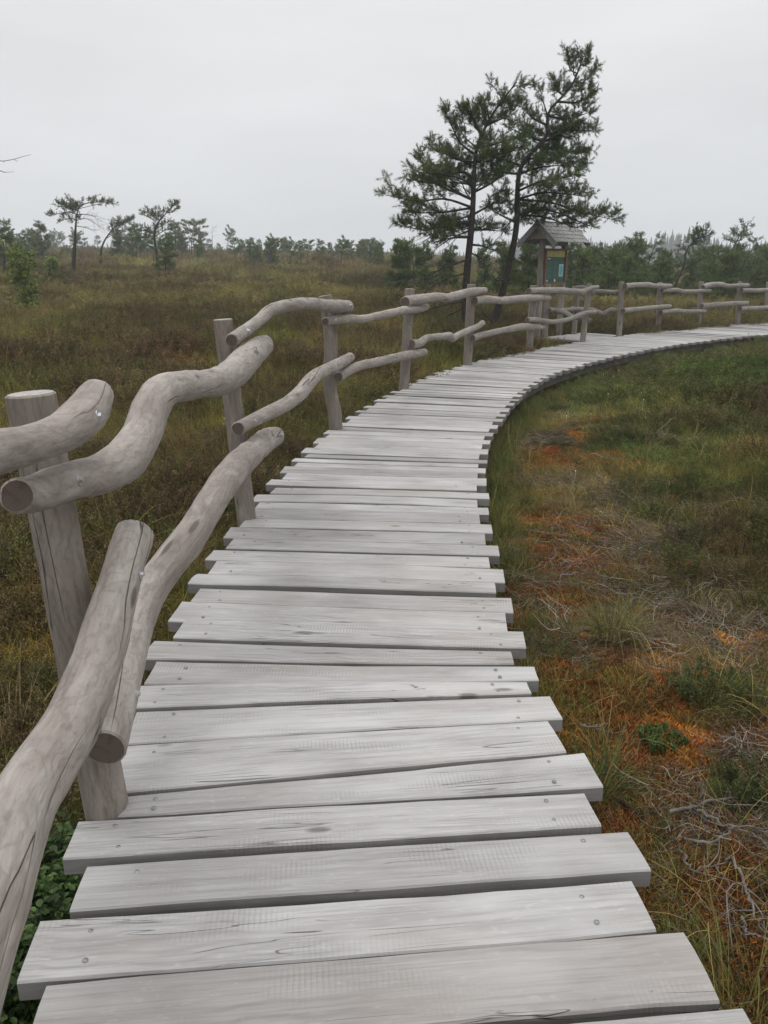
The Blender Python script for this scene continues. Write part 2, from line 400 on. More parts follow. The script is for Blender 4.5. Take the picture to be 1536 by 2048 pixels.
# ------------------------------------------------------------------ the ground
def dome(x, y):
    d = np.hypot(x, y); az = np.degrees(np.arctan2(x, y))
    sl = np.interp(az, [-180, -60, -26, 0, 6, 14, 24, 60, 180], [0, .028, .0330, .0285, .022, .0125, .0105, .008, 0])
    dd = np.where(d < 6, 0, d - 6); dd = np.where(dd > 150, 150 + (dd - 150) * .12, dd)
    return sl * dd * sstep(0, 10, dd + 2)
BLOBS = dict(
    red=[(1050, 1085, 0.43), (1160, 1200, 0.32), (1230, 1370, 0.61), (1190, 1440, 0.43), (1285, 1690, 0.36), (1490, 1880, 0.36), (1330, 1800, 0.43), (1040, 1190, 0.29), (1110, 900, 0.51), (1270, 1500, 0.36), (1075, 1130, 0.2)],
    orange=[(1375, 1462, 0.16), (1340, 1308, 0.22), (1425, 1368, 0.14), (1300, 1300, 0.14), (1520, 1292, 0.18), (1490, 1540, 0.16), (1160, 870, 0.27), (330, 1085, 0.16), (315, 1100, 0.14), (300, 955, 0.16), (40, 1480, 0.27), (90, 1305, 0.34), (350, 1020, 0.16), (410, 905, 0.20), (1440, 1300, 0.19), (1400, 1480, 0.20), (1100, 1030, 0.20), (1210, 1250, 0.16)],
    twig=[(1290, 1085, .85), (1330, 1210, .55), (1240, 1000, .45), (1480, 1660, .45), (1420, 1345, .22), (1090, 872, .35), (1500, 1740, .35), (1390, 1130, .6), (1120, 960, .4), (1450, 1230, .4), (1340, 1010, .5), (1230, 1160, .3), (1530, 1500, .2)],
    green=[(1200, 800, 1.0), (1420, 770, 1.3), (1290, 905, .6), (1360, 930, .6), (1480, 1010, .7), (1520, 1110, .6), (1420, 1390, .17), (1515, 1560, .2), (1320, 1462, .09), (1120, 760, .8), (1480, 700, 2.), (1330, 740, 1.2), (1350, 850, .5), (1400, 1010, .5), (1250, 860, .6)],
    olive=[(1225, 1225, .2), (1150, 990, .3), (1260, 1640, .3), (1170, 1100, .3), (1330, 1080, .2), (1180, 1330, .25), (1230, 1560, .3), (1280, 1600, .25), (1130, 1010, .3), (1350, 1900, .5), (1420, 1960, .3), (1260, 960, .4), (1450, 900, .8), (1080, 1000, .35)])
BW = {k: [(*at_z(px, py, -.25)[:2], r) for px, py, r in v] for k, v in BLOBS.items()}
def blob(x, y, key):
    w = np.zeros_like(x); wx = (fbm(x * 4, y * 4, 2, 31) - .5) * .35; wy = (fbm(x * 4, y * 4, 2, 37) - .5) * .35
    for bx, by, r in BW[key]:
        k = min(1, r * 2.2); r = r * (.85 if key == 'twig' else 1.0); w = np.maximum(w, np.exp(-(((x + wx * k - bx) ** 2 + (y + wy * k - by) ** 2) / (r * r)) ** 1.5))
    return w
PQ = np.array([[4.45, 17.75], [3.62, 18.72], [4.98, 20.28], [5.72, 19.45]])
def plat_dist(x, y):                                       # distance from the platform's footprint (0 inside)
    c = PQ.mean(0); u = PQ[2] - PQ[1]; lu = np.linalg.norm(u); u = u / lu; v = np.array([-u[1], u[0]]); lv = abs(np.dot(PQ[0] - PQ[1], v))
    a = np.abs((x - c[0]) * u[0] + (y - c[1]) * u[1]) - lu / 2; b = np.abs((x - c[0]) * v[0] + (y - c[1]) * v[1]) - lv / 2
    return np.hypot(np.maximum(a, 0), np.maximum(b, 0))
def ground_z(x, y, fine=True):
    x = np.asarray(x, float); y = np.asarray(y, float); sh = x.shape; xf, yf = x.ravel(), y.ravel()
    dist = np.hypot(xf, yf); dk, side, st = deck_dist(xf, yf)
    off = sstep(.75, 1.7, dk)
    e_ = dk - .8; z = -.32 + dome(xf, yf) * np.where(side > 0, sstep(.3, 6, e_), 1.) + .03 * sstep(.8, 2.5, dk)
    z = z + (fbm(xf * .75, yf * .75, 3, 3) - .5) * .30 * off * sstep(0, 3, dk) + (fbm(xf * .22, yf * .22, 2, 9) - .45) * .42 * sstep(2.5, 9, dk) + (fbm(xf * .6, yf * .6, 2, 12) - .5) * .42 * sstep(5, 14, dk)
    if fine: z = z + (fbm(xf * 3.3, yf * 3.3, 2, 17) - .5) * (.09 * off + .015) + (fbm(xf * 11, yf * 11, 2, 23) - .5) * .035 * (1 - sstep(6, 14, dist))
    z = np.where(dk < 1.0, np.minimum(z, -.26), z)
    z = np.where((side > 0) & (st > 7), np.minimum(z, -.34 + .12 * np.maximum(e_ - .2, 0)), z)
    z = z - .30 * sstep(1.1, .3, plat_dist(xf, yf))
    z = z + .24 * blob(xf, yf, 'green') * (side > 0) * sstep(1.2, 3.2, e_)
    return z.reshape(sh)
def on_ground(px, py):                                     # where a sight line meets the ground
    r = ray(px, py); lo, hi = .5, 600.0
    ts = np.exp(np.linspace(math.log(.8), math.log(600), 700)); P = EYEV + r[None, :] * ts[:, None]
    g = ground_z(P[:, 0], P[:, 1], False); k = np.argmax(P[:, 2] < g)
    if k == 0: k = len(ts) - 1
    return np.array([P[k, 0], P[k, 1], float(g[k])])

def zones(x, y):
    x = np.asarray(x, float).ravel(); y = np.asarray(y, float).ravel()
    dk, side, st = deck_dist(x, y); dist = np.hypot(x, y); e_ = dk - .78
    right = (side > 0) & (st < 18)
    n1, n2, n3 = fbm(x * 1.1, y * 1.1, 3, 41), fbm(x * 2.6, y * 2.6, 2, 43), fbm(x * .45, y * .45, 2, 47)
    bare = np.where(right, sstep(2.6, 1.2, e_ + (n1 - .5) * 1.6) * sstep(17, 9, st), 0)
    strip = np.where(right, sstep(.06, .2, e_) * sstep(1.15, .7, e_ + (n1 - .5) * .8) * sstep(10.5, 6, st) * sstep(.36, .5, n2), 0)
    red = np.clip(np.maximum(np.maximum(blob(x, y, 'red'), strip * .95), bare * sstep(.50, .66, n2) * .85), 0, 1)
    org = np.clip(np.maximum(blob(x, y, 'orange'), sstep(.70, .8, n2) * sstep(12, 4, dist) * .5), 0, 1)
    twg = (1 - .75 * red) * np.clip(np.maximum(blob(x, y, 'twig'), bare * sstep(.56, .72, fbm(x * 1.7, y * 1.7, 2, 53)) * .8), 0, 1)
    grn = np.clip(np.maximum(blob(x, y, 'green'), np.where(right, sstep(1.6, 2.8, e_) * sstep(.36, .58, n1) * .8, sstep(.56, .70, fbm(x * .8, y * .8, 2, 59)) * .7)), 0, 1)
    olv = np.clip(np.maximum(blob(x, y, 'olive'), sstep(.44, .60, fbm(x * .9 + 7, y * .9, 3, 61))), 0, 1)
    brn = np.where(right, sstep(.5, .7, n3) * .7, sstep(.36, .62, n1 * .5 + n3 * .5))
    pd = plat_dist(x, y); e_ = np.where(pd < .28, -1., np.minimum(e_, np.where(pd < 1.6, pd * .5, 9)))
    return dict(patch=sstep(.46, .62, fbm(x * .16, y * .3, 3, 83)), bare=bare, red=red, orange=org, twig=twg, green=grn, olive=olv, brown=brn, edge=e_, side=side, st=st, dist=dist)

def build_ground():
    ra = np.r_[np.exp(np.linspace(math.log(.55), math.log(12), 250)), np.exp(np.linspace(math.log(12.1), math.log(610), 170))]
    az = np.radians(np.r_[np.linspace(-180, -48, 50, endpoint=False), np.linspace(-48, 48, 620, endpoint=False), np.linspace(48, 180, 50, endpoint=False)])
    A, Rr = np.meshgrid(az, ra); X, Y = Rr * np.sin(A), Rr * np.cos(A)
    Z = ground_z(X, Y); n, m = X.shape
    V = np.c_[X.ravel(), Y.ravel(), Z.ravel()]
    i, j = np.meshgrid(np.arange(n - 1), np.arange(m), indexing='ij'); j2 = (j + 1) % m
    Fq = np.c_[(i * m + j).ravel(), (i * m + j2).ravel(), ((i + 1) * m + j2).ravel(), ((i + 1) * m + j).ravel()][:, ::-1]
    zn = zones(V[:, 0], V[:, 1])
    V = np.vstack([V, [0, 0, -.3]]); ctr = len(V) - 1
    ex = {'zone_a': np.vstack([np.c_[zn['red'], zn['orange'], zn['twig']], [0, 0, 0]]), 'zone_b': np.vstack([np.c_[zn['green'], zn['olive'], zn['brown']], [0, 0, 0]])}
    k = N('bog_soil'); P = k.n('ShaderNodeTexCoord').outputs['Object']
    za = k.n('ShaderNodeSeparateXYZ'); k.l(k.attr('zone_a').outputs['Vector'], za.inputs[0])
    zb = k.n('ShaderNodeSeparateXYZ'); k.l(k.attr('zone_b').outputs['Vector'], zb.inputs[0])
    f1, f2, f3 = k.noise(P, 22, 5, .7), k.noise(P, 70, 4, .7), k.noise(P, 6, 4, .65)
    c = k.ramp(f1, [(.3, (.034, .025, .015)), (.72, (.115, .084, .045)), (.5, (.067, .050, .028))])
    def lay(c, w, lo, hi, nn, s=1.0):
        wv = k.val(k.math('ADD', w, k.math('MULTIPLY', k.math('SUBTRACT', f3, .5), .9)), .25, .6, 0., s)
        return k.mix(wv, c, k.ramp(nn, [(.34, lo), (.68, hi)]))
    c = lay(c, zb.outputs[2], (.030, .021, .015), (.075, .053, .036), f1, .9)
    c = lay(c, zb.outputs[1], (.040, .036, .013), (.105, .092, .032), f1, .9)
    c = lay(c, zb.outputs[0], (.018, .026, .010), (.050, .064, .020), f1, .9)
    c = lay(c, za.outputs[2], (.055, .043, .036), (.16, .13, .11), f2)
    c = lay(c, za.outputs[0], (.065, .024, .011), (.185, .072, .026), f2)
    c = lay(c, za.outputs[1], (.13, .055, .014), (.36, .17, .042), f2)
    k.col(c); k.rough(.95); k.b.inputs['Specular IOR Level'].default_value = .1
    k.bump(k.math('ADD', f1, k.math('MULTIPLY', f2, .6)), .9, .03)
    me = fast_mesh('bog_ground', V, Fq, [k.m], None, True, ex, nv=4)
    o = bpy.data.objects.new('bog_ground', me); SC.collection.objects.link(o)
    tag(o, 'uneven peat bog ground of brown soil and mossy hollows', kind='structure')
build_ground()

# ------------------------------------------------------------------ boardwalk
def plank_geo(mb, a, b, wid, th, z, seed, tint, wid2=None):
    """One board from a (left end) to b (right end), sawn edges slightly uneven."""
    r = np.random.default_rng(seed); a = np.asarray(a, float); b = np.asarray(b, float)
    Lg = np.linalg.norm(b - a); ax = (b - a) / Lg; ay = np.array([-ax[1], ax[0]])   # ay = forward
    n = 22; us = np.linspace(0, Lg, n); ch = .0045
    e1 = (fbm(us * 3 + seed * 3.1, us * 0 + seed, 3, 5) - .5) * .012; e2 = (fbm(us * 3 + seed * 1.7 + 50, us * 0 + seed, 3, 6) - .5) * .012
    tilt, cup = r.normal(0, .0035), r.normal(0, .003)
    bow = r.normal(0, .004) * np.sin(us / Lg * math.pi)
    V, WC = [], []; o3 = r.uniform(-40, 40, 3)
    w_a, w_b = wid, wid if wid2 is None else wid2
    for i, u in enumerate(us):
        wid = w_a + (w_b - w_a) * u / Lg
        h0, h1 = -wid / 2 + e1[i], wid / 2 + e2[i]
        sec = [(h0, -th), (h1, -th), (h1, -ch), (h1 - ch, 0), (h1 * .33, .0), (h0 * .33, .0), (h0 + ch, 0), (h0, -ch)]
        for (y_, z_) in sec:
            zz = z + z_ + tilt * y_ / wid * 2 + bow[i] - (cup * (1 - (2 * y_ / wid) ** 2) if z_ > -.01 else 0)
            p = a + ax * u + ay * (y_ + .0 * u); V.append((p[0], p[1], zz)); WC.append((u + o3[0], y_ + o3[1], z_ + o3[2]))
    F = [[i * 8 + j, (i + 1) * 8 + j, (i + 1) * 8 + (j + 1) % 8, i * 8 + (j + 1) % 8] for i in range(n - 1) for j in range(8)]
    F += [list(range(8)), [(n - 1) * 8 + j for j in range(8)][::-1]]
    F = [f[::-1] for f in F]
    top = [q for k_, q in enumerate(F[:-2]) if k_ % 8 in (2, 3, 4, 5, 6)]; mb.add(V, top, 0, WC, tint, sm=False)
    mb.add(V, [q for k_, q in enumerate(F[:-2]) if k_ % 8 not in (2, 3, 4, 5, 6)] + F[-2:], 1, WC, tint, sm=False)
    return ax, ay
def nail_geo(mb, p, r=.0068):
    k = 10; th = np.linspace(0, 6.283, k, endpoint=False)
    v = [(p[0] + r * math.cos(t), p[1] + r * math.sin(t), p[2] - .004) for t in th] + [(p[0] + r * .9 * math.cos(t), p[1] + r * .9 * math.sin(t), p[2] + .0016) for t in th]
    f = [[i, (i + 1) % k, k + (i + 1) % k, k + i] for i in range(k)] + [list(range(k, 2 * k))]
    mb.add(v, f)

S0 = float(np.interp(.0, C[:, 1][:200], CS[:200]))
walk = empty('boardwalk', (0, .4, -.3))
tag(walk, 'curving boardwalk of weathered grey cross planks over the bog', 'boardwalk')
# the rows seen nearest the lens, measured: (left back, right back) corners of each board's far edge
NEAR = [((95, 1972), (1366, 1867)), ((82, 1842), (1261, 1760)), ((175, 1727), (1255, 1659)), ((157, 1640), (1167, 1581)), ((218, 1595), (1166, 1506)),
        ((230, 1494), (1096, 1443)), ((275, 1420), (1100, 1389)), ((262, 1370), (1053, 1362)), ((315, 1321), (1069, 1332)), ((310, 1278), (1022, 1299)), ((372, 1240), (1046, 1264))]
rows = []
near = []
for l, r in NEAR:
    near.append((at_z(*l)[:2], at_z(*r)[:2]))
# boards nearer than the measured ones, stepping back under the camera
a0, b0 = near[0]; ax0 = (b0 - a0) / np.linalg.norm(b0 - a0); fw0 = np.array([-ax0[1], ax0[0]])
edges = []
for k in range(9, 0, -1):
    sh = (.035 if k % 2 else -.035)
    edges.append((a0 - fw0 * .196 * k + ax0 * sh, b0 - fw0 * .196 * k + ax0 * sh))
edges += near
def add_row(far_l, far_r, nxt_l, nxt_r, gap):
    """Board whose far edge runs far_l..far_r; width set by the spacing to the edge before it."""
    rows.append((far_l, far_r, nxt_l, nxt_r, gap))
boards = []
for i in range(1, len(edges)):
    (al, ar), (bl, br) = edges[i - 1], edges[i]            # far edge of the board before, far edge of this one
    ax = (br - bl) / np.linalg.norm(br - bl); fw = np.array([-ax[1], ax[0]]); ap = (ar - al) / np.linalg.norm(ar - al); fp = np.array([-ap[1], ap[0]])
    gap = [.012, .018, .010, .016, .012, .014][i % 6] if i > 12 else [.022, .018, .024][i % 3]
    w0, w1 = float(np.dot(bl - al, fp)) - gap, float(np.dot(br - al, fp)) - gap
    boards.append((bl - fw * w0 / 2, br - fw * w1 / 2, w0, w1))
# the rest follow the measured course
lastm = (edges[-1][0] + edges[-1][1]) / 2
s = float(CS[np.argmin(((C - lastm) ** 2).sum(1))])
k = k0 = len(boards); r0 = np.random.default_rng(3)
while s < CS[-1] - .6:
    wid = float(np.clip(r0.normal(.174, .012), .145, .2)); gap = float(np.clip(r0.normal(.014, .006), .005, .03))
    c, t, nrm = frame(s + gap + wid / 2)
    tl, tr = cross_curve(c, nrm, LC), cross_curve(c, nrm, RC)
    tl = -.75 if tl is None else tl; tr = .75 if tr is None else tr
    sh = (.036 if k % 2 == 0 else -.036) + r0.normal(0, .007)
    if k == k0: rot0 = math.atan2(ax[1], ax[0]) - math.atan2(nrm[1], nrm[0])
    rot = r0.normal(0, .004) + rot0 * max(0, 1 - (k - k0) / 9.0); n2 = np.array([nrm[0] - rot * nrm[1], nrm[1] + rot * nrm[0]])
    boards.append((c + n2 * (tl + sh), c + n2 * (tr + sh), wid, wid)); s += wid + gap; k += 1
rt = np.random.default_rng(11); rest = MB(); nailed = 0
for i, (a, b, wid, wid2) in enumerate(boards):
    tint = float(np.clip(rt.normal(.55, .32), .34 if i < 14 else 0, 1)); z = float(rt.normal(0, .0022))
    mb = MB() if i < 100 else rest
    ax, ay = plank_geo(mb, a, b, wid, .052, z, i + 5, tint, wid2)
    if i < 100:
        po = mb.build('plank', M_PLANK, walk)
        if 7 <= i < 32:
            for end, e0, sg in ((0, a, 1), (1, b, -1)):
                for q in (-.29, .29):
                    p = e0 + ax * sg * (.13 + rt.normal(0, .012)) + ay * (q * (wid if sg > 0 else wid2) + rt.normal(0, .008))
                    nb = MB(); nail_geo(nb, (p[0], p[1], z + .0005)); nb.build('nail', M_NAIL, po)
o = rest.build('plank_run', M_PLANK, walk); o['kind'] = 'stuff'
for off in (-.5, .5):                                       # two bearers under the boards
    mb = MB(); P = []
    for q in np.arange(.2, CS[-1] - .3, .3):
        c, t, n = frame(q); tl, tr = cross_curve(c, n, LC), cross_curve(c, n, RC)
        w = (tr if off > 0 else tl) if (tl is not None and tr is not None) else off * 1.5
        P.append((*(c + n * (w - math.copysign(.13, off))), -.125))
    P = np.array(P); T = np.gradient(P, axis=0); T /= np.linalg.norm(T, axis=1)[:, None]; Nn = np.c_[T[:, 1], -T[:, 0], T[:, 2] * 0]
    V = []
    for p, n in zip(P, Nn):
        for sx_, sz_ in ((-.045, -.07), (.045, -.07), (.045, .068), (-.045, .068)): V.append(p + n * sx_ + [0, 0, sz_])
    F = [[i * 4 + j, i * 4 + (j + 1) % 4, (i + 1) * 4 + (j + 1) % 4, (i + 1) * 4 + j] for i in range(len(P) - 1) for j in range(4)] + [[3, 2, 1, 0], [len(V) - 4 + j for j in range(4)]]
    mb.add(V, F, sm=False); mb.build('bearer', M_BEAM, walk)
    for q in np.arange(1.0, CS[-1] - 1, 1.9):
        i = int(np.argmin(np.abs(np.arange(.2, CS[-1] - .3, .3) - q))); p = P[i]; n = Nn[i]
        mb = MB(); sgn = math.copysign(1, off)
        tube(mb, [(p[0] - n[0] * sgn * .1, p[1] - n[1] * sgn * .1, z_) for z_ in (-.75, -.4, -.08)], [.055, .055, .055], 10, seed=i, bump=.05)
        mb.build('support_pile', M_BEAM, walk)

# ------------------------------------------------------------------ log fences
POSTS = [((62, 790), (212, 1610), .061), ((446, 640), (493, 1035), .058), ((650, 592), (672, 857), .066), ((820, 578), (808, 777), .064),
         ((943, 569), (935, 729), .072), ((1068, 571), (1058, 702), .07), ((1179, 568), (1165, 684), .062),
         ((1243, 564), (1238, 672), .066), ((1321, 565), (1316, 661), .066), ((1403, 564), (1397, 654), .066), ((1480, 564), (1475, 649), .066), ((1537, 565), (1532, 644), .066)]
POST_W = []
for tp, ft, r in POSTS:
    g = at_z(*ft); t_ = at_y(*tp, g[1]); POST_W.append((g, t_, r))
POST_W.append((np.array([13.6, 26.2, 0]), np.array([13.55, 26.2, 1.18]), .066))
REAR = (np.array([-.70, -.75, 0]), np.array([-.72, -.75, 1.2]), .06)
def z3(px0, py0, sc, pts): return [(px0 + x / sc, py0 + y / sc, w / sc) for x, y, w in pts]
zA = lambda p: z3(420, 560, 5.12, p)
zB = lambda p: z3(640, 560, 4.267, p)
zC = lambda p: z3(1030, 430, 7.585, p)
zD = lambda p: z3(1200, 430, 4.571, p)
RAILS = [  # (post, next post, traced centre line with width)
    (0, 1, [(35, 992, 78), (70, 988, 80), (130, 966, 80), (200, 948, 82), (250, 920, 88), (283, 872, 82), (300, 818, 78), (325, 783, 72), (365, 772, 60), (420, 766, 57), (460, 752, 62), (490, 722, 60), (510, 702, 53), (527, 691, 42)]),
    (0, 1, [(212, 1495, 84), (229, 1432, 81), (243, 1370, 79), (255, 1302, 78), (275, 1233, 76), (305, 1172, 70), (350, 1110, 68), (392, 1055, 66), (430, 992, 64), (472, 935, 60), (507, 903, 52), (535, 880, 47), (550, 873, 40)]),
    (1, 2, zA([(225, 618, 150), (360, 520, 132), (520, 400, 130), (600, 325, 125), (690, 285, 125), (820, 258, 130), (950, 243, 125), (1080, 248, 128), (1140, 260, 130), (1280, 268, 135), (1410, 275, 130)])),
    (1, 2, zA([(290, 1520, 150), (420, 1450, 142), (600, 1360, 150), (780, 1270, 150), (920, 1160, 158), (1030, 1030, 150), (1110, 958, 128), (1220, 905, 125), (1330, 850, 125), (1435, 793, 100)])),
    (2, 3, zB([(45, 355, 75), (130, 345, 72), (240, 333, 80), (370, 332, 72), (480, 310, 70), (600, 285, 72), (720, 260, 72), (840, 243, 75), (910, 230, 58)])),
    (2, 3, zB([(155, 830, 90), (230, 778, 88), (330, 737, 82), (480, 700, 78), (640, 665, 76), (780, 635, 76), (895, 617, 60)])),
    (3, 4, zB([(725, 190, 95), (800, 170, 92), (900, 160, 88), (1000, 148, 85), (1090, 153, 74), (1160, 135, 75), (1280, 105, 72), (1405, 90, 58)])),
    (3, 4, zB([(780, 548, 80), (850, 540, 75), (900, 500, 62), (950, 487, 58), (1040, 482, 60), (1105, 480, 70), (1130, 500, 62), (1180, 470, 55), (1280, 425, 55), (1350, 395, 52), (1390, 366, 48)])),
    (4, 5, [(949, 602, 17), (968, 599, 16.5), (991, 600, 15), (1009, 601, 15), (1045, 597, 14.5), (1072, 596, 14.5), (1097, 596, 13)]),
    (4, 5, [(945, 676, 14), (968, 669, 13), (1000, 662, 12.5), (1016, 659, 13), (1045, 653.5, 14), (1066, 654, 12), (1086, 655, 10)]),
    (5, 6, zC([(215, 1155, 97), (300, 1150, 97), (450, 1145, 97), (700, 1145, 97), (850, 1155, 92), (1000, 1165, 87), (1080, 1142, 77), (1160, 1110, 70), (1255, 1090, 57)])),
    (5, 6, zC([(185, 1595, 87), (300, 1590, 87), (420, 1605, 80), (560, 1620, 72), (720, 1605, 72), (880, 1560, 72), (1000, 1510, 72), (1110, 1475, 62), (1220, 1468, 58)])),
    (7, 8, zD([(228, 650, 50), (320, 640, 44), (430, 638, 48), (520, 648, 42), (645, 650, 42)])),
    (7, 8, zD([(210, 875, 48), (330, 862, 43), (450, 850, 42), (560, 840, 40), (638, 835, 38)])),
    (8, 9, zD([(565, 690, 37), (700, 687, 42), (760, 700, 37), (880, 697, 35), (1003, 690, 35)])),
    (8, 9, zD([(555, 890, 45), (700, 875, 42), (760, 882, 40), (850, 882, 37), (965, 878, 34)])),
    (9, 10, zD([(945, 660, 45), (1010, 640, 50), (1110, 635, 48), (1160, 648, 41), (1260, 645, 36), (1353, 642, 36)])),
    (9, 10, zD([(930, 832, 50), (1050, 822, 48), (1200, 810, 43), (1348, 805, 40)])),
    (10, 11, zD([(1295, 685, 38), (1400, 690, 38), (1470, 688, 37), (1600, 692, 36)])),
    (10, 11, zD([(1280, 855, 45), (1400, 853, 42), (1490, 850, 41), (1600, 846, 40)])),
]
def bolt(parent, p, d, r=.0085):
    mb = MB(); d = np.asarray(d, float); d /= np.linalg.norm(d); u = np.cross(d, [0, 0, 1.0]); u /= np.linalg.norm(u); v = np.cross(d, u)
    for rr, h0, h1, k in ((r * 1.5, -.004, .002, 14), (r * .85, .002, .009, 6)):
        th = np.linspace(0, 6.283, k, endpoint=False); ring = np.cos(th)[:, None] * u * rr + np.sin(th)[:, None] * v * rr
        V = np.vstack([p + d * h0 + ring, p + d * h1 + ring])
        mb.add(V, [[i, (i + 1) % k, k + (i + 1) % k, k + i][::-1] for i in range(k)] + [list(range(k, 2 * k))[::-1]], sm=False)
    mb.build('bolt', M_STEEL, parent)
def build_rail(root, P, R, seed, dirn, bolts=True, sides=18, mat=None):
    P = np.asarray(P, float); n = int(max(14, min(70, np.linalg.norm(P[-1] - P[0]) * 26)))
    Q = catmull(np.c_[P, R], n); mb = MB()
    tube(mb, Q[:, :3], Q[:, 3], sides, (1, 1), seed, .075, ucoord=seed * 3.7, t=.35 + .3 * random.random(), rnd_end=(False, True), knots=5)
    o = mb.build('rail', [mat or M_LOG, M_CUT], root)
    if bolts:
        for i, s_ in ((0, 1), (-1, -1)):
            L = np.r_[0, np.cumsum(np.linalg.norm(np.diff(Q[:, :3], axis=0), axis=1))]
            j = int(np.argmin(np.abs(L - (.2 if i == 0 else L[-1] - .16)))); d = np.array([dirn[0], dirn[1], .25])
            bolt(o, Q[j, :3] + d / np.linalg.norm(d) * Q[j, 3] * .99, d)
    return o
def build_post(root, foot, top, r, seed, pts=None):
    mb = MB(); foot = np.asarray(foot); top = np.asarray(top)
    gz = float(ground_z(np.array([foot[0]]), np.array([foot[1]]), False)[0]); d = (top - foot) / max(top[2] - foot[2], .1)
    if pts is None: pts = [foot + d * (z_ - foot[2]) for z_ in (gz - .35, gz - .1, 0, .3, .6, .9, top[2])]
    else: pts = [foot + d * (gz - .35 - foot[2])] + list(pts)
    Q = catmull(pts, 34); tube(mb, Q, np.full(len(Q), r) * np.linspace(1.04, .98, len(Q)), 20, (1, 2), seed, .035, ucoord=seed * 2.3, t=.3 + .4 * random.random(), knots=2)
    return mb.build('post', [M_POST, M_CUT, M_TOP], root)
def fence(name, label, ids, rails, extra_rear=False):
    root = empty(name, POST_W[ids[0]][0] + [0, 0, -.3]); tag(root, label, 'fence', 'rustic log fences along the boardwalk')
    for i in ids:
        g, t_, r = POST_W[i]; n = np.array([0, 0, 0.])
        pts = None
        if i == 2:
            pts = [at_y(x, y, g[1]) for x, y in ((672, 857), (670, 826), (664, 800), (659.5, 774), (659, 745), (661, 716), (662, 685), (659, 654), (656, 624), (650, 592))]
        build_post(root, g, t_, r, 20 + i, pts)
    for k, (i, j, tr) in enumerate(rails):
        a, b = POST_W[i][0], POST_W[j][0]; t = b - a; t[2] = 0; t /= np.linalg.norm(t); nrm = np.array([t[1], -t[0], 0])
        P, R = [], []
        w0 = np.mean([q[2] for q in tr]) * depth_of(a) / F_PX / 2
        for x, y, w in tr:
            p = at_plane(x, y, a + nrm * (POST_W[i][2] + w0 * .9), nrm); P.append(p); R.append(w / 2 * depth_of(p) / F_PX * .97)
        if i == 0 and k == 1:                               # this log lies level along the deck: keep its sight lines, even out its height
            D = np.array([p[1] for p in P]); zp = np.array([p[2] for p in P]); w_ = 1 - sstep(D[4], D[8], D); zz = w_ * np.interp(D, [D[0], D[8]], [.275, zp[8]]) + (1 - w_) * zp; P = [at_z(x, y, z_) for (x, y, w), z_ in zip(tr, zz)]
            R = [w / 2 * depth_of(p) / F_PX * .97 for (x, y, w), p in zip(tr, P)]
        if i == 10: P = P[:-1]; R = R[:-1]; P.append(np.array(P[-1]) + (POST_W[11][0] - POST_W[10][0]) * .3 * [1, 1, 0]); R.append(R[-1])
        build_rail(root, P, R, 3 + k + i * 5, nrm, mat=M_LOG_GREY if i > 4 else None)
    return root
fence_a = fence('log_fence', 'long log fence along the left edge of the boardwalk, nearest to the viewer', range(0, 7), [r for r in RAILS if r[0] < 6])
fence_b = fence('log_fence', 'log fence on the far bend, running out to the right from beside the info board', range(7, 13), [r for r in RAILS if r[0] >= 7])
# the span that comes from beside the camera
g, t_, r = REAR; build_post(fence_a, g, t_, r, 51)
pA, nA = POST_W[0][0] + np.array([.115, 0, 0]), np.array([.995, .055, 0]); nA /= np.linalg.norm(nA)
def trace(pts):
    P, R = [], []
    for x, y, w in pts:
        p = at_plane(x, y, pA, nA); P.append(p); R.append(w / 2 * depth_of(p) / F_PX)
    return P, R
def run_back(P, R, zend):                                  # carry the log on to the post behind the camera
    d = P[0] - P[1]; d /= np.linalg.norm(d); a = P[0] + d * .3; b = a + (d * [1, 1, .4]) * .45; y_ = -.95
    return [np.array([-.60, y_, zend]), np.array([-.61, (b[1] + y_) / 2, (b[2] + zend) / 2]), b, a] + P, [R[0] * .9, R[0] * .95, R[0], R[0]] + R
P, R = trace([(-40, 912, 90), (0, 903, 87), (60, 889, 80), (120, 868, 79), (160, 838, 84), (184, 803, 74), (194, 788, 64)])
P, R = run_back(P, R, 1.03)
build_rail(fence_a, P, R, 71, (1, .1))
P, R = trace([(-40, 1850, 178), (-12, 1765, 162), (20, 1675, 148), (46, 1607, 138), (85, 1541, 126), (133, 1466, 115), (171, 1387, 108), (202, 1302, 99), (221, 1233, 91), (240, 1165, 83), (258, 1103, 78), (268, 1068, 74)])
P, R = run_back(P, R, .42)
build_rail(fence_a, P, R, 77, (1, .1))

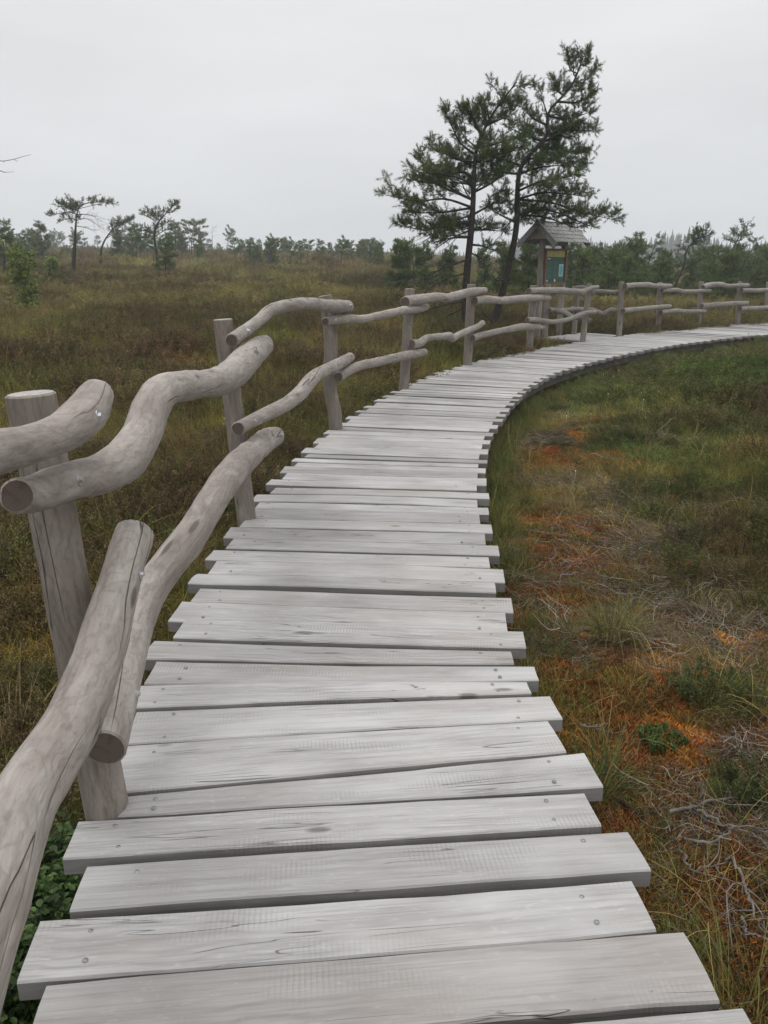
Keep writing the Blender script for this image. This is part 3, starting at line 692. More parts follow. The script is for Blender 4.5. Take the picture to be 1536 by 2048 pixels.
# ------------------------------------------------------------------ viewing platform with its own fence, and the info board
PA, PB, PCc, PD = np.array([4.45, 17.75]), np.array([3.62, 18.72]), np.array([4.98, 20.28]), np.array([5.72, 19.45])
plat = empty('viewing_platform', (*((PA + PCc) / 2), -.3)); tag(plat, 'small plank platform opening off the boardwalk in front of the info board', 'platform')
dv = (PD - PA) / np.linalg.norm(PD - PA); ln = np.linalg.norm(PCc - PB); nb = int(ln / .185)
for i in range(nb):
    f_ = (i + .5) / nb; a = PB + (PCc - PB) * f_; b = PA + (PD - PA) * f_
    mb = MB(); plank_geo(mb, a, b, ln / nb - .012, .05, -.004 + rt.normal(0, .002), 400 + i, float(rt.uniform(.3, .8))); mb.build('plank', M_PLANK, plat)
for f_ in (.12, .88):
    mb = MB(); a = PB + (PA - PB) * f_; b = PCc + (PD - PCc) * f_; ax = np.r_[(b - a) / np.linalg.norm(b - a), 0]; ay = np.array([-ax[1], ax[0], 0])
    box(mb, (*((a + b) / 2), -.13), ax, ay, (0, 0, 1), np.linalg.norm(b - a) / 2 - .03, .045, .07); mb.build('bearer', M_BEAM, plat)
    for q in (.1, .9):
        p = a + (b - a) * q; mb = MB(); tube(mb, [(p[0], p[1], -.8), (p[0], p[1], -.21)], [.05, .05], 8); mb.build('support_pile', M_BEAM, plat)
pf = empty('log_fence', (*PB, -.3)); tag(pf, 'short log fence enclosing the viewing platform at the foot of the info board', 'fence', 'rustic log fences along the boardwalk')
pb_f = at_z(1090, 676); pb_t = at_y(1096, 569, pb_f[1]); pc_f = at_z(1148, 668); pc_t = at_y(1156, 572, pc_f[1])
build_post(pf, pb_f, pb_t, .062, 61); build_post(pf, pc_f, pc_t, .06, 62)
w7, w8 = POST_W[6][0], POST_W[7][0]
def span(a, b, za, zb, r, seed, over=.12, wob=.03):
    a = np.array([a[0], a[1], za]); b = np.array([b[0], b[1], zb]); d = (b - a) / np.linalg.norm(b - a); r_ = np.random.default_rng(seed)
    P = [a - d * over] + [a + (b - a) * f_ + np.array([0, 0, r_.normal(0, wob)]) for f_ in (.15, .4, .65, .85)] + [b + d * over]
    build_rail(pf, P, np.full(6, r) * np.linspace(1.08, .9, 6), seed, np.array([-d[1], d[0]]), bolts=False, sides=12, mat=M_LOG_GREY)
offl = np.array([.11, .09, 0])
span(pb_f + offl, w7 + offl * .6, .62, .47, .055, 81); span(pb_f + offl, w7 + offl, .98, 1.02, .05, 82)
span(pb_f + [.1, -.1, 0], pc_f + [.1, -.1, 0], .63, .60, .045, 83, wob=.015)
span(pc_f + [-.02, -.12, 0], w8 + [-.05, .1, 0], .62, .56, .05, 84); span(pc_f + [-.02, -.12, 0], w8 + [-.05, .1, 0], 1.07, 1.03, .045, 85)

def flat_text(txt, size, mat, parent, loc, rx, rz, name='lettering', kids=None):
    cu = bpy.data.curves.new(name, 'FONT'); cu.body = txt; cu.size = size; cu.extrude = .0008; cu.materials.append(mat)
    o = bpy.data.objects.new(name, cu); SC.collection.objects.link(o); o.parent = parent
    o.location = loc; o.rotation_euler = (rx, 0, rz); return o
SG = np.array([4.02, 19.75]); ridge = np.array([.72, .694]); frontn = np.array([ridge[1], -ridge[0]])
def build_sign():
    base = np.array([SG[0], SG[1], -.05]); root = empty('info_board', base)
    tag(root, 'green information board under a small shingled gable roof on two square posts', 'sign')
    X, Y, Z = np.r_[ridge, 0], np.r_[-frontn, 0], np.array([0, 0, 1.0])       # X along the board, Y away from the reader
    W2 = .46
    def L(x, y, z): return base + X * x + Y * y + Z * (z - base[2])
    k = N('sign_timber'); oc = k.n('ShaderNodeTexCoord').outputs['Object']; g = k.noise(k.map(oc, (14, 14, 2)), 1, 4)
    k.col(k.ramp(g, [(.3, (.17, .145, .12)), (.7, (.31, .285, .255))])); k.rough(.85); k.bump(g, .3, .005); TIM = k.m
    SHG = mat_simple('grey_shingle', (.20, .195, .188), (.33, .325, .315), 16, .85, 0, .3)
    FRM = mat_simple('brown_frame', (.13, .075, .045), (.22, .135, .085), 20, .7, 0, .2)
    for sx_ in (-1, 1):
        mb = MB(); box(mb, L(sx_ * W2, 0, 1.02), X, Y, Z, .055, .055, 1.14); mb.build('post', TIM, root)
    mb = MB(); box(mb, L(0, 0, 2.10), X, Y, Z, W2 - .058, .04, .05); mb.build('crossbeam', TIM, root)
    zb0, zb1 = 1.17, 1.98
    fo = -.085
    mb = MB(); box(mb, L(0, fo + .014, (zb0 + zb1) / 2), X, Y, Z, W2 - .06, .010, (zb1 - zb0) / 2 - .03); back = mb.build('backing_board', TIM, root)
    mb = MB()
    for (cx_, cz_, hx_, hz_) in ((0, zb1 - .02, W2 - .02, .025), (0, zb0 + .02, W2 - .02, .025), (-W2 + .045, (zb0 + zb1) / 2, .025, (zb1 - zb0) / 2 - .046), (W2 - .045, (zb0 + zb1) / 2, .025, (zb1 - zb0) / 2 - .046)):
        box(mb, L(cx_, fo, cz_), X, Y, Z, hx_, .026, hz_)
    mb.build('frame', FRM, root)
    # printed sheet
    gm = mat_simple('sheet_green', (.030, .085, .066), (.036, .098, .076), 5, .35, 0, 0)
    wm = mat_simple('sheet_white', (.72, .74, .72), (.8, .8, .78), 5, .4, 0, 0); cm = mat_simple('sheet_cyan', (.10, .33, .36), (.14, .40, .44), 9, .4, 0, 0)
    dm = mat_simple('sheet_text', (.055, .13, .10), (.085, .17, .135), 40, .4, 0, 0)
    kk = N('reed_photo'); oc = kk.n('ShaderNodeTexCoord').outputs['Object']; g = kk.noise(kk.map(oc, (40, 40, 6)), 1, 3, .6, 1.5)
    kk.col(kk.ramp(g, [(.3, (.10, .12, .03)), (.72, (.55, .48, .16)), (.5, (.33, .31, .08))])); kk.rough(.4)
    f2 = fo + .002; hw = W2 - .072
    def sheet(nm, x0, x1, z0, z1, m, lift, par=back):
        mb = MB(); box(mb, L((x0 + x1) / 2, f2 - lift, (z0 + z1) / 2), X, Y, Z, (x1 - x0) / 2, .0012, (z1 - z0) / 2); return mb.build(nm, m, root)
    sh = sheet('green_panel', -hw, hw, zb0 + .048, zb1 - .185, gm, .001)
    sheet('photo_strip', -hw, hw, zb1 - .183, zb1 - .048, kk.m, .001)
    zt = zb1 - .185
    def onp(nm, x0, x1, z0, z1, m, lift=.004):
        mb = MB(); box(mb, L((x0 + x1) / 2, f2 - lift, (z0 + z1) / 2), X, Y, Z, (x1 - x0) / 2, .0008, (z1 - z0) / 2)
        o = mb.build(nm, m, sh); return o
    mb = MB()
    for col_ in range(3):
        x0 = -hw + .06 + col_ * .24
        for row in range(24):
            z_ = zt - .10 - row * .0165
            if col_ == 2 and .2 < row / 24 < .78: continue
            if (row * 7 + col_ * 3) % 9 == 4: continue
            w_ = .19 - .05 * ((row * 13 + col_ * 5) % 4 == 3)
            box(mb, L(x0 + w_ / 2, f2 - .004, z_), X, Y, Z, w_ / 2, .0008, .0035)
    mb.build('text_block', dm, sh)
    onp('heading', -hw + .06, -hw + .17, zt - .05, zt - .036, wm)
    onp('map_border', hw - .235, hw - .06, zt - .44, zt - .17, wm); onp('map_picture', hw - .19, hw - .072, zt - .425, zt - .185, cm, .006)
    onp('map_key', hw - .227, hw - .20, zt - .425, zt - .185, cm, .006)
    mb = MB(); p0, p1, p2 = L(-.035, f2 - .004, zb0 + .07), L(.035, f2 - .004, zb0 + .07), L(0, f2 - .004, zb0 + .145)
    th = Y * .0008; mb.add([p0, p1, p2, p0 - th, p1 - th, p2 - th], [[3, 4, 5], [0, 1, 4, 3], [1, 2, 5, 4], [2, 0, 3, 5]], sm=False)
    mb.build('emblem', wm, sh)
    mb = MB(); c0 = L(-hw + .075, f2 - .004, zb0 + .085); tt = np.linspace(0, 6.283, 14, endpoint=False)
    mb.add([c0 + X * .022 * math.cos(t) + Z * .022 * math.sin(t) for t in tt], [list(range(14))], sm=False); mb.build('emblem', wm, sh)
    # roof
    run, rise, lx = .50, .44, .69; zr = 2.56
    for sy_ in (-1, 1):
        mb = MB(); sl = np.array([0, sy_ * run, -rise]); sl /= np.linalg.norm(sl); SLv = X * 0 + Y * sl[1] + Z * sl[2]; Nv = np.cross(X, SLv); Nv *= np.sign(Nv[2])
        Lsl = math.hypot(run, rise); nrow = 5
        for r_ in range(nrow):
            q = (r_ + .5) / nrow * Lsl
            for c_ in range(9):
                cx_ = -lx + (c_ + .5) * 2 * lx / 9
                dz = random.uniform(-.003, .003)
                box(mb, L(cx_, 0, zr) + SLv * (q + .012 + random.uniform(-.006, .006)) + Nv * (.016 + dz), X, SLv + Nv * .07, Nv - SLv * .07, lx / 9 - .004, Lsl / nrow / 2 + .018, .008)
        rf = mb.build('roof_slope', SHG, root)
        mb = MB()
        for ex in (-lx - .012, lx + .012):
            box(mb, L(ex, 0, zr - .045) + SLv * (Lsl / 2 + .02), X, SLv, Nv, .012, Lsl / 2 + .03, .062)
        mb.build('barge_board', SHG, rf)
    for ex in (-lx + .04, lx - .04):
        mb = MB(); mb.add([L(ex, -run * .82, zr - rise * .86), L(ex, run * .82, zr - rise * .86), L(ex, 0, zr - .05)] + [L(ex + .02, -run * .82, zr - rise * .86), L(ex + .02, run * .82, zr - rise * .86), L(ex + .02, 0, zr - .05)],
               [[0, 1, 2], [5, 4, 3], [0, 3, 4, 1], [1, 4, 5, 2], [2, 5, 3, 0]], sm=False)
        mb.build('gable_panel', TIM, root)
    mb = MB(); box(mb, L(0, 0, zr + .012), X, Y, Z, lx + .02, .05, .012); mb.build('ridge_board', SHG, root)
build_sign()

# ------------------------------------------------------------------ trees
def needle_tris(P, D, Ls, n, nl, w, r, spread=(.55, 1.15)):
    """Needles round each shoot: P base, D unit direction, Ls shoot length."""
    N_ = len(P); t = r.uniform(.05, 1.0, (N_, n)); rnd = r.normal(size=(N_, n, 3))
    perp = rnd - (rnd * D[:, None, :]).sum(2, keepdims=True) * D[:, None, :]; perp /= np.linalg.norm(perp, axis=2, keepdims=True) + 1e-9
    al = r.uniform(spread[0], spread[1], (N_, n, 1)) * (1.15 - .55 * t[..., None])
    d = D[:, None, :] * np.cos(al) + perp * np.sin(al)
    b = P[:, None, :] + D[:, None, :] * (t * Ls[:, None])[..., None]
    s_ = np.cross(d, r.normal(size=d.shape)); s_ /= np.linalg.norm(s_, axis=2, keepdims=True) + 1e-9
    ln_ = nl * r.uniform(.75, 1.2, (N_, n, 1)); hw = w / 2
    v = np.stack([b - s_ * hw, b + s_ * hw, b + d * ln_], 2).reshape(-1, 3)
    return v, np.arange(len(v)).reshape(-1, 3)
class Tree:
    def __init__(s, seed): s.r = np.random.default_rng(seed); s.wood = MB(); s.SP = []; s.SD = []; s.SL = []; s.ST = []
    def limb(s, P, R, sides=6): tube(s.wood, P, R, sides, seed=3, bump=.05 if sides > 5 else 0)
    def shoot(s, p, d, L, t): s.SP.append(p); s.SD.append(d / (np.linalg.norm(d) + 1e-9)); s.SL.append(L); s.ST.append(t)
    def foliage_limb(s, P, r0, f0=.35, tw=.45, sp=.07, up=.35, shoot_l=.13, tone=.5, per=5, thin=1.0, flat=.22):
        """A limb along P that carries side twigs with upturned shoots beyond the fraction f0."""
        Q = catmull(P, 12); s.limb(Q, np.linspace(r0, .006, 12), 6)
        L = np.r_[0, np.cumsum(np.linalg.norm(np.diff(Q, axis=0), axis=1))]; Lt = L[-1]; r = s.r
        T = np.gradient(Q, axis=0); T /= np.linalg.norm(T, axis=1)[:, None]; q = f0 * Lt; sg = 1
        while q < Lt:
            i = min(np.searchsorted(L, q), 11); p = Q[i - 1] + (Q[i] - Q[i - 1]) * ((q - L[i - 1]) / max(L[i] - L[i - 1], 1e-6)); t = T[i]
            side = np.cross(t, [0, 0, 1.0]); side /= np.linalg.norm(side) + 1e-9
            fr = (q / Lt - f0) / max(1 - f0, .01); ll = tw * (1.05 - .65 * fr) * r.uniform(.5, 1.2) * (.55 + .9 * math.sin(min(fr * 1.6 + .3, 1.5)))
            d = t * r.uniform(.35, .9) + side * sg * r.uniform(.3, 1.0) + np.array([0, 0, r.normal(up * .55, flat)]); d /= np.linalg.norm(d)
            e_ = p + d * ll + np.array([0, 0, up * ll * .35]); m_ = p + d * ll * .5
            if r.random() < thin:
                tube(s.wood, [p, m_, e_], [.007, .005, .003], 3)
                for f_ in ((.55, 1.0) if ll < .3 else (.4, .7, 1.0)):
                    b = (p + (m_ - p) * 2 * f_) if f_ < .5 else (m_ + (e_ - m_) * (2 * f_ - 1)); tn = tone + r.normal(0, .1)
                    for j in range(per):
                        dd = d * r.uniform(.1, .9) + r.normal(0, .6, 3) + np.array([0, 0, up * 1.6]); s.shoot(b + r.normal(0, .025, 3), dd, shoot_l * r.uniform(.7, 1.25), tn + r.normal(0, .1))
            q += sp * r.uniform(.6, 1.4); sg = -sg
        for _ in range(3): s.shoot(Q[-1], T[-1] + r.normal(0, .25, 3) + np.array([0, 0, up]), shoot_l * 1.2, tone + .1)
    def finish(s, root, mat, n=14, nl=.055, w=.006, bark=None, crown_name='crown'):
        off = parent_loc(root); s.wood.build('trunk', bark or M_BARK, root)
        if s.SP:
            P, D, L = np.array(s.SP), np.array(s.SD), np.array(s.SL)
            v, f = needle_tris(P - off, D, L, n, nl, w, s.r); t = np.repeat(np.clip(s.ST, 0, 1), n * 3)
            me = fast_mesh(crown_name, v, f, [mat], t); o = bpy.data.objects.new(crown_name, me); SC.collection.objects.link(o); o.parent = root
def pt(x, y, Y): return at_y(x, y, Y)

def main_pine(base_px, Y, trunk, rad, limbs, dead, label, seed, group='tall pines beside the info board', spc=.112, shl=.16, per=5, twp=.68, needle=(32, .074, .0085), mat=None):
    b = pt(*base_px, Y); gz = float(ground_z(np.array([b[0]]), np.array([b[1]]), False)[0])
    root = empty('pine_tree', (b[0], b[1], gz)); tag(root, label, 'tree', group); T = Tree(seed); r = T.r
    TP = [np.array([b[0] - .03, b[1], gz - .3])] + [pt(x, y, Y + o) for x, y, o in trunk]
    Q = catmull(TP, 40); tube(T.wood, Q, np.interp(np.linspace(0, 1, 40), [0, .08, .5, .8, 1], [rad * 1.25, rad, rad * .68, rad * .33, .012]), 12, seed=seed, bump=.07)
    def on_trunk(y_):
        k = np.argmin([abs(proj_y(p) - y_) for p in Q]); return Q[k]
    for (ys, mids, tip, f0, tw, tone, dep, twin) in limbs:
        a = on_trunk(ys); sp = [a] + [pt(x, y, a[1] + dep * (.6 if i < len(mids) else 1.0)) for i, (x, y) in enumerate(list(mids) + [tip])]
        T.foliage_limb(sp, .028 if tw > .3 else .016, f0, tw, spc, .30, shl, tone, per=per)
        for k in range(twin if r.random() < twp else 0):
            ang = r.uniform(.6, 1.5) * (1 if (tip[0] > proj_x(a)) == (k % 3 != 2) else -1); ca, sa = math.cos(ang), math.sin(ang); sp2 = [a]
            for p in sp[1:]:
                d = p - a; sc = r.uniform(.6, .95); sp2.append(a + np.array([d[0] * ca - d[1] * sa, d[0] * sa + d[1] * ca, d[2] + r.normal(0, .05)]) * sc)
            T.foliage_limb(sp2, .02, f0, tw * .9, spc * 1.15, .30, shl, tone - .05, per=per)
    # leader tuft
    for k in range(10, 1, -1):
        T.shoot(Q[-k], np.array([r.normal(.2, .5), r.normal(0, .5), .8]), .14, .55)
    T.shoot(Q[-1], np.array([.4, 0, 1.]), .2, .6)
    for (ys, pts_) in dead:
        a = on_trunk(ys); dp = r.uniform(-.8, .5); sp = [a] + [pt(x, y, a[1] + dp * (i + 1) / len(pts_)) for i, (x, y) in enumerate(pts_)]
        Qd = catmull(sp, 9); tube(T.wood, Qd, np.linspace(.022, .005, 9), 5)
        for i in range(2, 9):
            for _ in range(2):
                d = (Qd[min(i + 1, 8)] - Qd[i - 1]); d = d / (np.linalg.norm(d) + 1e-9) + r.normal(0, .6, 3); l_ = r.uniform(.15, .45)
                tube(T.wood, [Qd[i], Qd[i] + d * l_ * .5 + r.normal(0, .02, 3), Qd[i] + d * l_ + r.normal(0, .05, 3) - [0, 0, .05]], [.006, .005, .003], 3)
    T.finish(root, mat or M_NEEDLE, *needle)
def proj_x(p):
    return CXP + F_PX * p[0] / depth_of(p)
def proj_y(p):
    p = np.asarray(p) - EYEV; d = p[1] * math.cos(PITCH) - p[2] * math.sin(PITCH); v = -p[1] * math.sin(PITCH) - p[2] * math.cos(PITCH); return CYP + F_PX * v / d

main_pine((933, 684), 17.8, [(931, 640, 0), (931, 590, 0), (934, 540, 0), (941, 475, 0), (946, 410, 0), (948, 350, 0), (953, 300, .05), (972, 252, .1), (996, 212, .1), (1018, 184, .1), (1033, 164, .1)], .092,
    [(412, [(890, 398), (835, 402)], (772, 390), .28, .55, .62, -.3, 2), (402, [(900, 375)], (845, 328), .25, .55, .55, .2, 1), (372, [(905, 352)], (838, 345), .35, .45, .6, -.5, 1),
     (330, [(915, 318)], (872, 300), .15, .5, .6, .0, 2), (330, [(985, 312)], (1035, 300), .1, .5, .55, -.3, 1), (310, [(920, 285), (905, 255)], (893, 232), .3, .32, .5, .1, 0),
     (300, [(925, 268)], (918, 228), .4, .3, .5, .3, 1), (290, [(1000, 285)], (1045, 268), .15, .5, .55, .3, 2), (270, [(950, 245)], (940, 218), .2, .38, .5, -.2, 1),
     (255, [(985, 245)], (1020, 232), .15, .4, .55, .2, 1), (235, [(975, 222)], (968, 205), .2, .3, .5, -.1, 1), (215, [(1012, 205)], (1032, 200), .1, .3, .55, .1, 1), (195, [(1000, 190)], (997, 178), .2, .25, .5, .1, 0), (180, [(1030, 172)], (1040, 172), .1, .25, .5, .0, 0),
     (445, [(895, 452), (850, 460)], (806, 452), .22, .5, .55, .2, 2), (470, [(905, 476)], (868, 484), .3, .4, .45, -.4, 1), (425, [(985, 408)], (1012, 395), .35, .4, .42, .2, 1), (385, [(980, 368)], (1010, 345), .3, .4, .42, -.3, 1),
     (455, [(975, 460)], (998, 462), .35, .4, .42, .3, 1), (490, [(965, 492)], (985, 500), .4, .35, .42, .0, 1), (350, [(925, 345)], (895, 352), .3, .4, .5, .6, 1), (420, [(880, 425)], (820, 425), .4, .45, .55, .5, 1), (395, [(870, 368)], (838, 362), .4, .45, .6, .0, 1)],
    [(430, [(900, 445), (865, 470), (840, 490)]), (465, [(900, 478), (868, 500)]), (525, [(880, 540), (845, 558), (818, 574)]), (545, [(895, 556), (862, 575), (842, 592)]), (600, [(890, 610), (850, 622), (815, 642)]), (615, [(895, 632), (862, 648), (838, 655)]), (580, [(905, 588), (880, 600)]), (500, [(960, 515), (975, 525)])],
    'tall pine with a straight dark trunk, the left of the pair beside the info board', 101)
main_pine((984, 684), 18.4, [(990, 640, 0), (1001, 600, 0), (1015, 540, 0), (1027, 490, 0), (1034, 440, 0), (1034, 405, 0), (1040, 340, .1), (1066, 302, .1), (1092, 276, .1), (1097, 225, .1), (1128, 190, .1), (1149, 160, .1), (1167, 112, .1)], .088,
    [(335, [(1005, 318)], (958, 302), .1, .6, .62, -.7, 2), (355, [(1000, 345)], (965, 338), .3, .45, .45, -.4, 1), (375, [(1085, 362)], (1150, 352), .08, .6, .62, -.8, 2), (395, [(1090, 385)], (1165, 392), .1, .6, .52, -.4, 2),
     (405, [(1100, 405), (1165, 425)], (1230, 440), .15, .45, .5, .2, 1), (425, [(1095, 420)], (1180, 452), .15, .5, .5, -.3, 1), (432, [(1090, 435)], (1150, 455), .35, .4, .45, .3, 0),
     (320, [(1100, 318)], (1160, 338), .2, .5, .42, .3, 2), (295, [(1115, 300)], (1165, 305), .25, .45, .42, .5, 1), (280, [(1135, 262)], (1188, 262), .2, .48, .52, .0, 2), (285, [(1055, 272)], (1022, 258), .15, .5, .58, .2, 1),
     (255, [(1072, 240)], (1048, 220), .2, .38, .5, .2, 1), (235, [(1135, 238)], (1175, 226), .25, .38, .5, .1, 1), (225, [(1085, 200)], (1072, 178), .4, .24, .45, .0, 0), (205, [(1150, 205)], (1176, 195), .15, .32, .5, .1, 1),
     (192, [(1115, 182)], (1110, 165), .2, .3, .5, -.1, 1), (170, [(1165, 165)], (1184, 148), .15, .28, .5, .1, 0), (155, [(1140, 138)], (1136, 116), .3, .26, .5, .1, 1), (135, [(1172, 130)], (1176, 112), .1, .26, .5, .0, 1), (180, [(1150, 182)], (1172, 178), .2, .3, .5, .2, 1),
     (440, [(1005, 432)], (985, 420), .4, .35, .42, .2, 1), (445, [(1050, 432)], (1064, 428), .3, .3, .42, .0, 0), (350, [(1080, 335)], (1130, 330), .15, .5, .5, -.2, 1), (265, [(1110, 268)], (1130, 275), .2, .4, .45, .2, 1)],
    [(560, [(1000, 562), (990, 558)]), (640, [(970, 630), (962, 618)]), (430, [(1015, 450), (1000, 475)])],
    'tall dark pine with a curved trunk, its branches overhanging the info board roof', 102)

# growing pines of several habits, modelled once each and copied
def rand_pine(seed, H, lean, habit, name='pine_tree', wide=1.0, dense=1.0, mat=None, n=11, nl=.11, w=.022, crook=.12):
    root = empty(name, (0, 0, 0)); T = Tree(seed); r = T.r
    if habit == 'umbrella': z0, prof, fl = .52, lambda f: .55 + .45 * math.sin(f * 3.0), .12
    elif habit == 'flag': z0, prof, fl = .35, lambda f: .65 - .35 * f, .15
    elif habit == 'bushy': z0, prof, fl = .05, lambda f: (1.0 - .72 * f) * (.75 + .25 * math.sin(f * 9)), .3
    else: z0, prof, fl = .22, lambda f: 1.0 - .65 * f, .25
    lx = lean * H; ph = r.uniform(0, 6.28)
    TP = [np.array([lx * f ** 1.6 + crook * H * .35 * math.sin(f * 5 + ph) * f, crook * H * .25 * math.cos(f * 4 + ph) * f, H * f]) for f in np.linspace(0, 1, 9)]; TP[0] = TP[0] - [0, 0, .25]
    Q = catmull(TP, 26); tube(T.wood, Q, np.interp(np.linspace(0, 1, 26), [0, .1, 1], [.022 * H, .017 * H, .008]), 8, seed=seed, bump=.08)
    nL = int((13 if habit in ('umbrella', 'flag') else 26) * dense)
    for k in range(nL):
        f = (k + r.uniform(.1, .9)) / nL; i = min(int((z0 + (1 - z0) * f) * 25), 24); a = Q[i]
        az = k * 2.4 + r.normal(0, .4); ln_ = H * .30 * wide * prof(f) * r.uniform(.55, 1.15); bias = np.array([lean * .9, 0, 0]) if habit == 'flag' else np.array([lean * .4, 0, 0])
        d = np.array([math.cos(az), math.sin(az), r.normal(.22, .18)]) + bias * 2
        m_ = a + d * ln_ * .5 + r.normal(0, .04, 3) * H * .3; e_ = a + d * ln_ + np.array([0, 0, ln_ * r.uniform(.0, .22)])
        T.foliage_limb([a, m_, e_], .007 * H * .6, .25 if habit != 'bushy' else .12, .10 * H * (1.1 if habit == 'bushy' else .9), .055 * H / 2.6, .3, .16, .5 + r.normal(0, .12), per=4, flat=fl)
    for k in range(6): T.shoot(Q[-1 - k // 2], np.array([lean + r.normal(0, .4), r.normal(0, .4), 1]), .2, .6)
    if habit in ('umbrella',):
        for k in range(7):
            a = Q[int(25 * r.uniform(.3, .6))]; az = r.uniform(0, 6.28); d = np.array([math.cos(az), math.sin(az), r.uniform(-.1, .35)]); l_ = r.uniform(.1, .24) * H
            tube(T.wood, [a, a + d * l_ * .5 + r.normal(0, .04, 3), a + d * l_], [.012, .008, .004], 4)
    T.finish(root, mat or M_NEEDLE2, n, nl, w); return root
def kids(o): return [c for c in SC.collection.objects if c.parent == o]
_used = set()
def place(proto, base, H, rz, label, cat='tree', group=None, H0=None, kidcache={}):
    """Stand the modelled tree on the ground, or a copy of it with its own trunk and crown."""
    if proto.name not in kidcache: kidcache[proto.name] = kids(proto)
    if proto.name in _used:
        o = proto.copy(); SC.collection.objects.link(o)
        for c in kidcache[proto.name]:
            d = c.copy(); SC.collection.objects.link(d); d.parent = o
    else: o = proto; _used.add(proto.name)
    sc = H / H0; o.location = tuple(base); o.rotation_euler = (0, 0, rz); o.scale = (sc, sc, sc)
    for key in ('label', 'category', 'group'):
        if key in o: del o[key]
    return tag(o, label, cat, group)
UMB = [rand_pine(201, 4.5, .06, 'umbrella', crook=.10), rand_pine(202, 4.5, .20, 'umbrella', wide=.85), rand_pine(203, 4.5, -.05, 'umbrella', crook=.16, wide=1.15)]
FLG = [rand_pine(211, 4.0, .45, 'flag', wide=.8, dense=.85, crook=.08), rand_pine(212, 4.5, .28, 'flag', wide=.7, dense=.9, crook=.06)]
BSH = [rand_pine(221, 3.0, .03, 'bushy', wide=1.35, nl=.12, w=.028), rand_pine(222, 3.0, .08, 'bushy', wide=1.15, nl=.12, w=.028), rand_pine(223, 3.0, -.05, 'bushy', wide=1.5, nl=.12, w=.028), rand_pine(224, 3.0, .05, 'bushy', wide=.95, nl=.12, w=.028)]
LSE = [rand_pine(231, 3.6, .08, 'loose'), rand_pine(232, 3.6, -.06, 'loose', wide=.9), rand_pine(233, 3.6, .14, 'loose', wide=1.1, dense=.8)]
HH = {}
for L_, h_ in ((UMB, 4.5), (BSH, 3.0), (LSE, 3.6)):
    for o in L_: HH[o.name] = h_
HH[FLG[0].name] = 4.0; HH[FLG[1].name] = 4.5
def tree_px(proto, bx, by, top, rz, label, group):
    """Stand a tree at the ground point seen at (bx, by), as tall as its tip at row `top`."""
    b = on_ground(bx, by); H = (by - top) / F_PX * depth_of(b) * 1.02
    return place(proto, b + np.array([0, 0, -.03]), H, rz, label, 'tree', group, HH[proto.name])
G_L, G_R, G_C = 'pines scattered over the open bog', 'pines behind the far fence', 'bushy pines behind the tall pair'
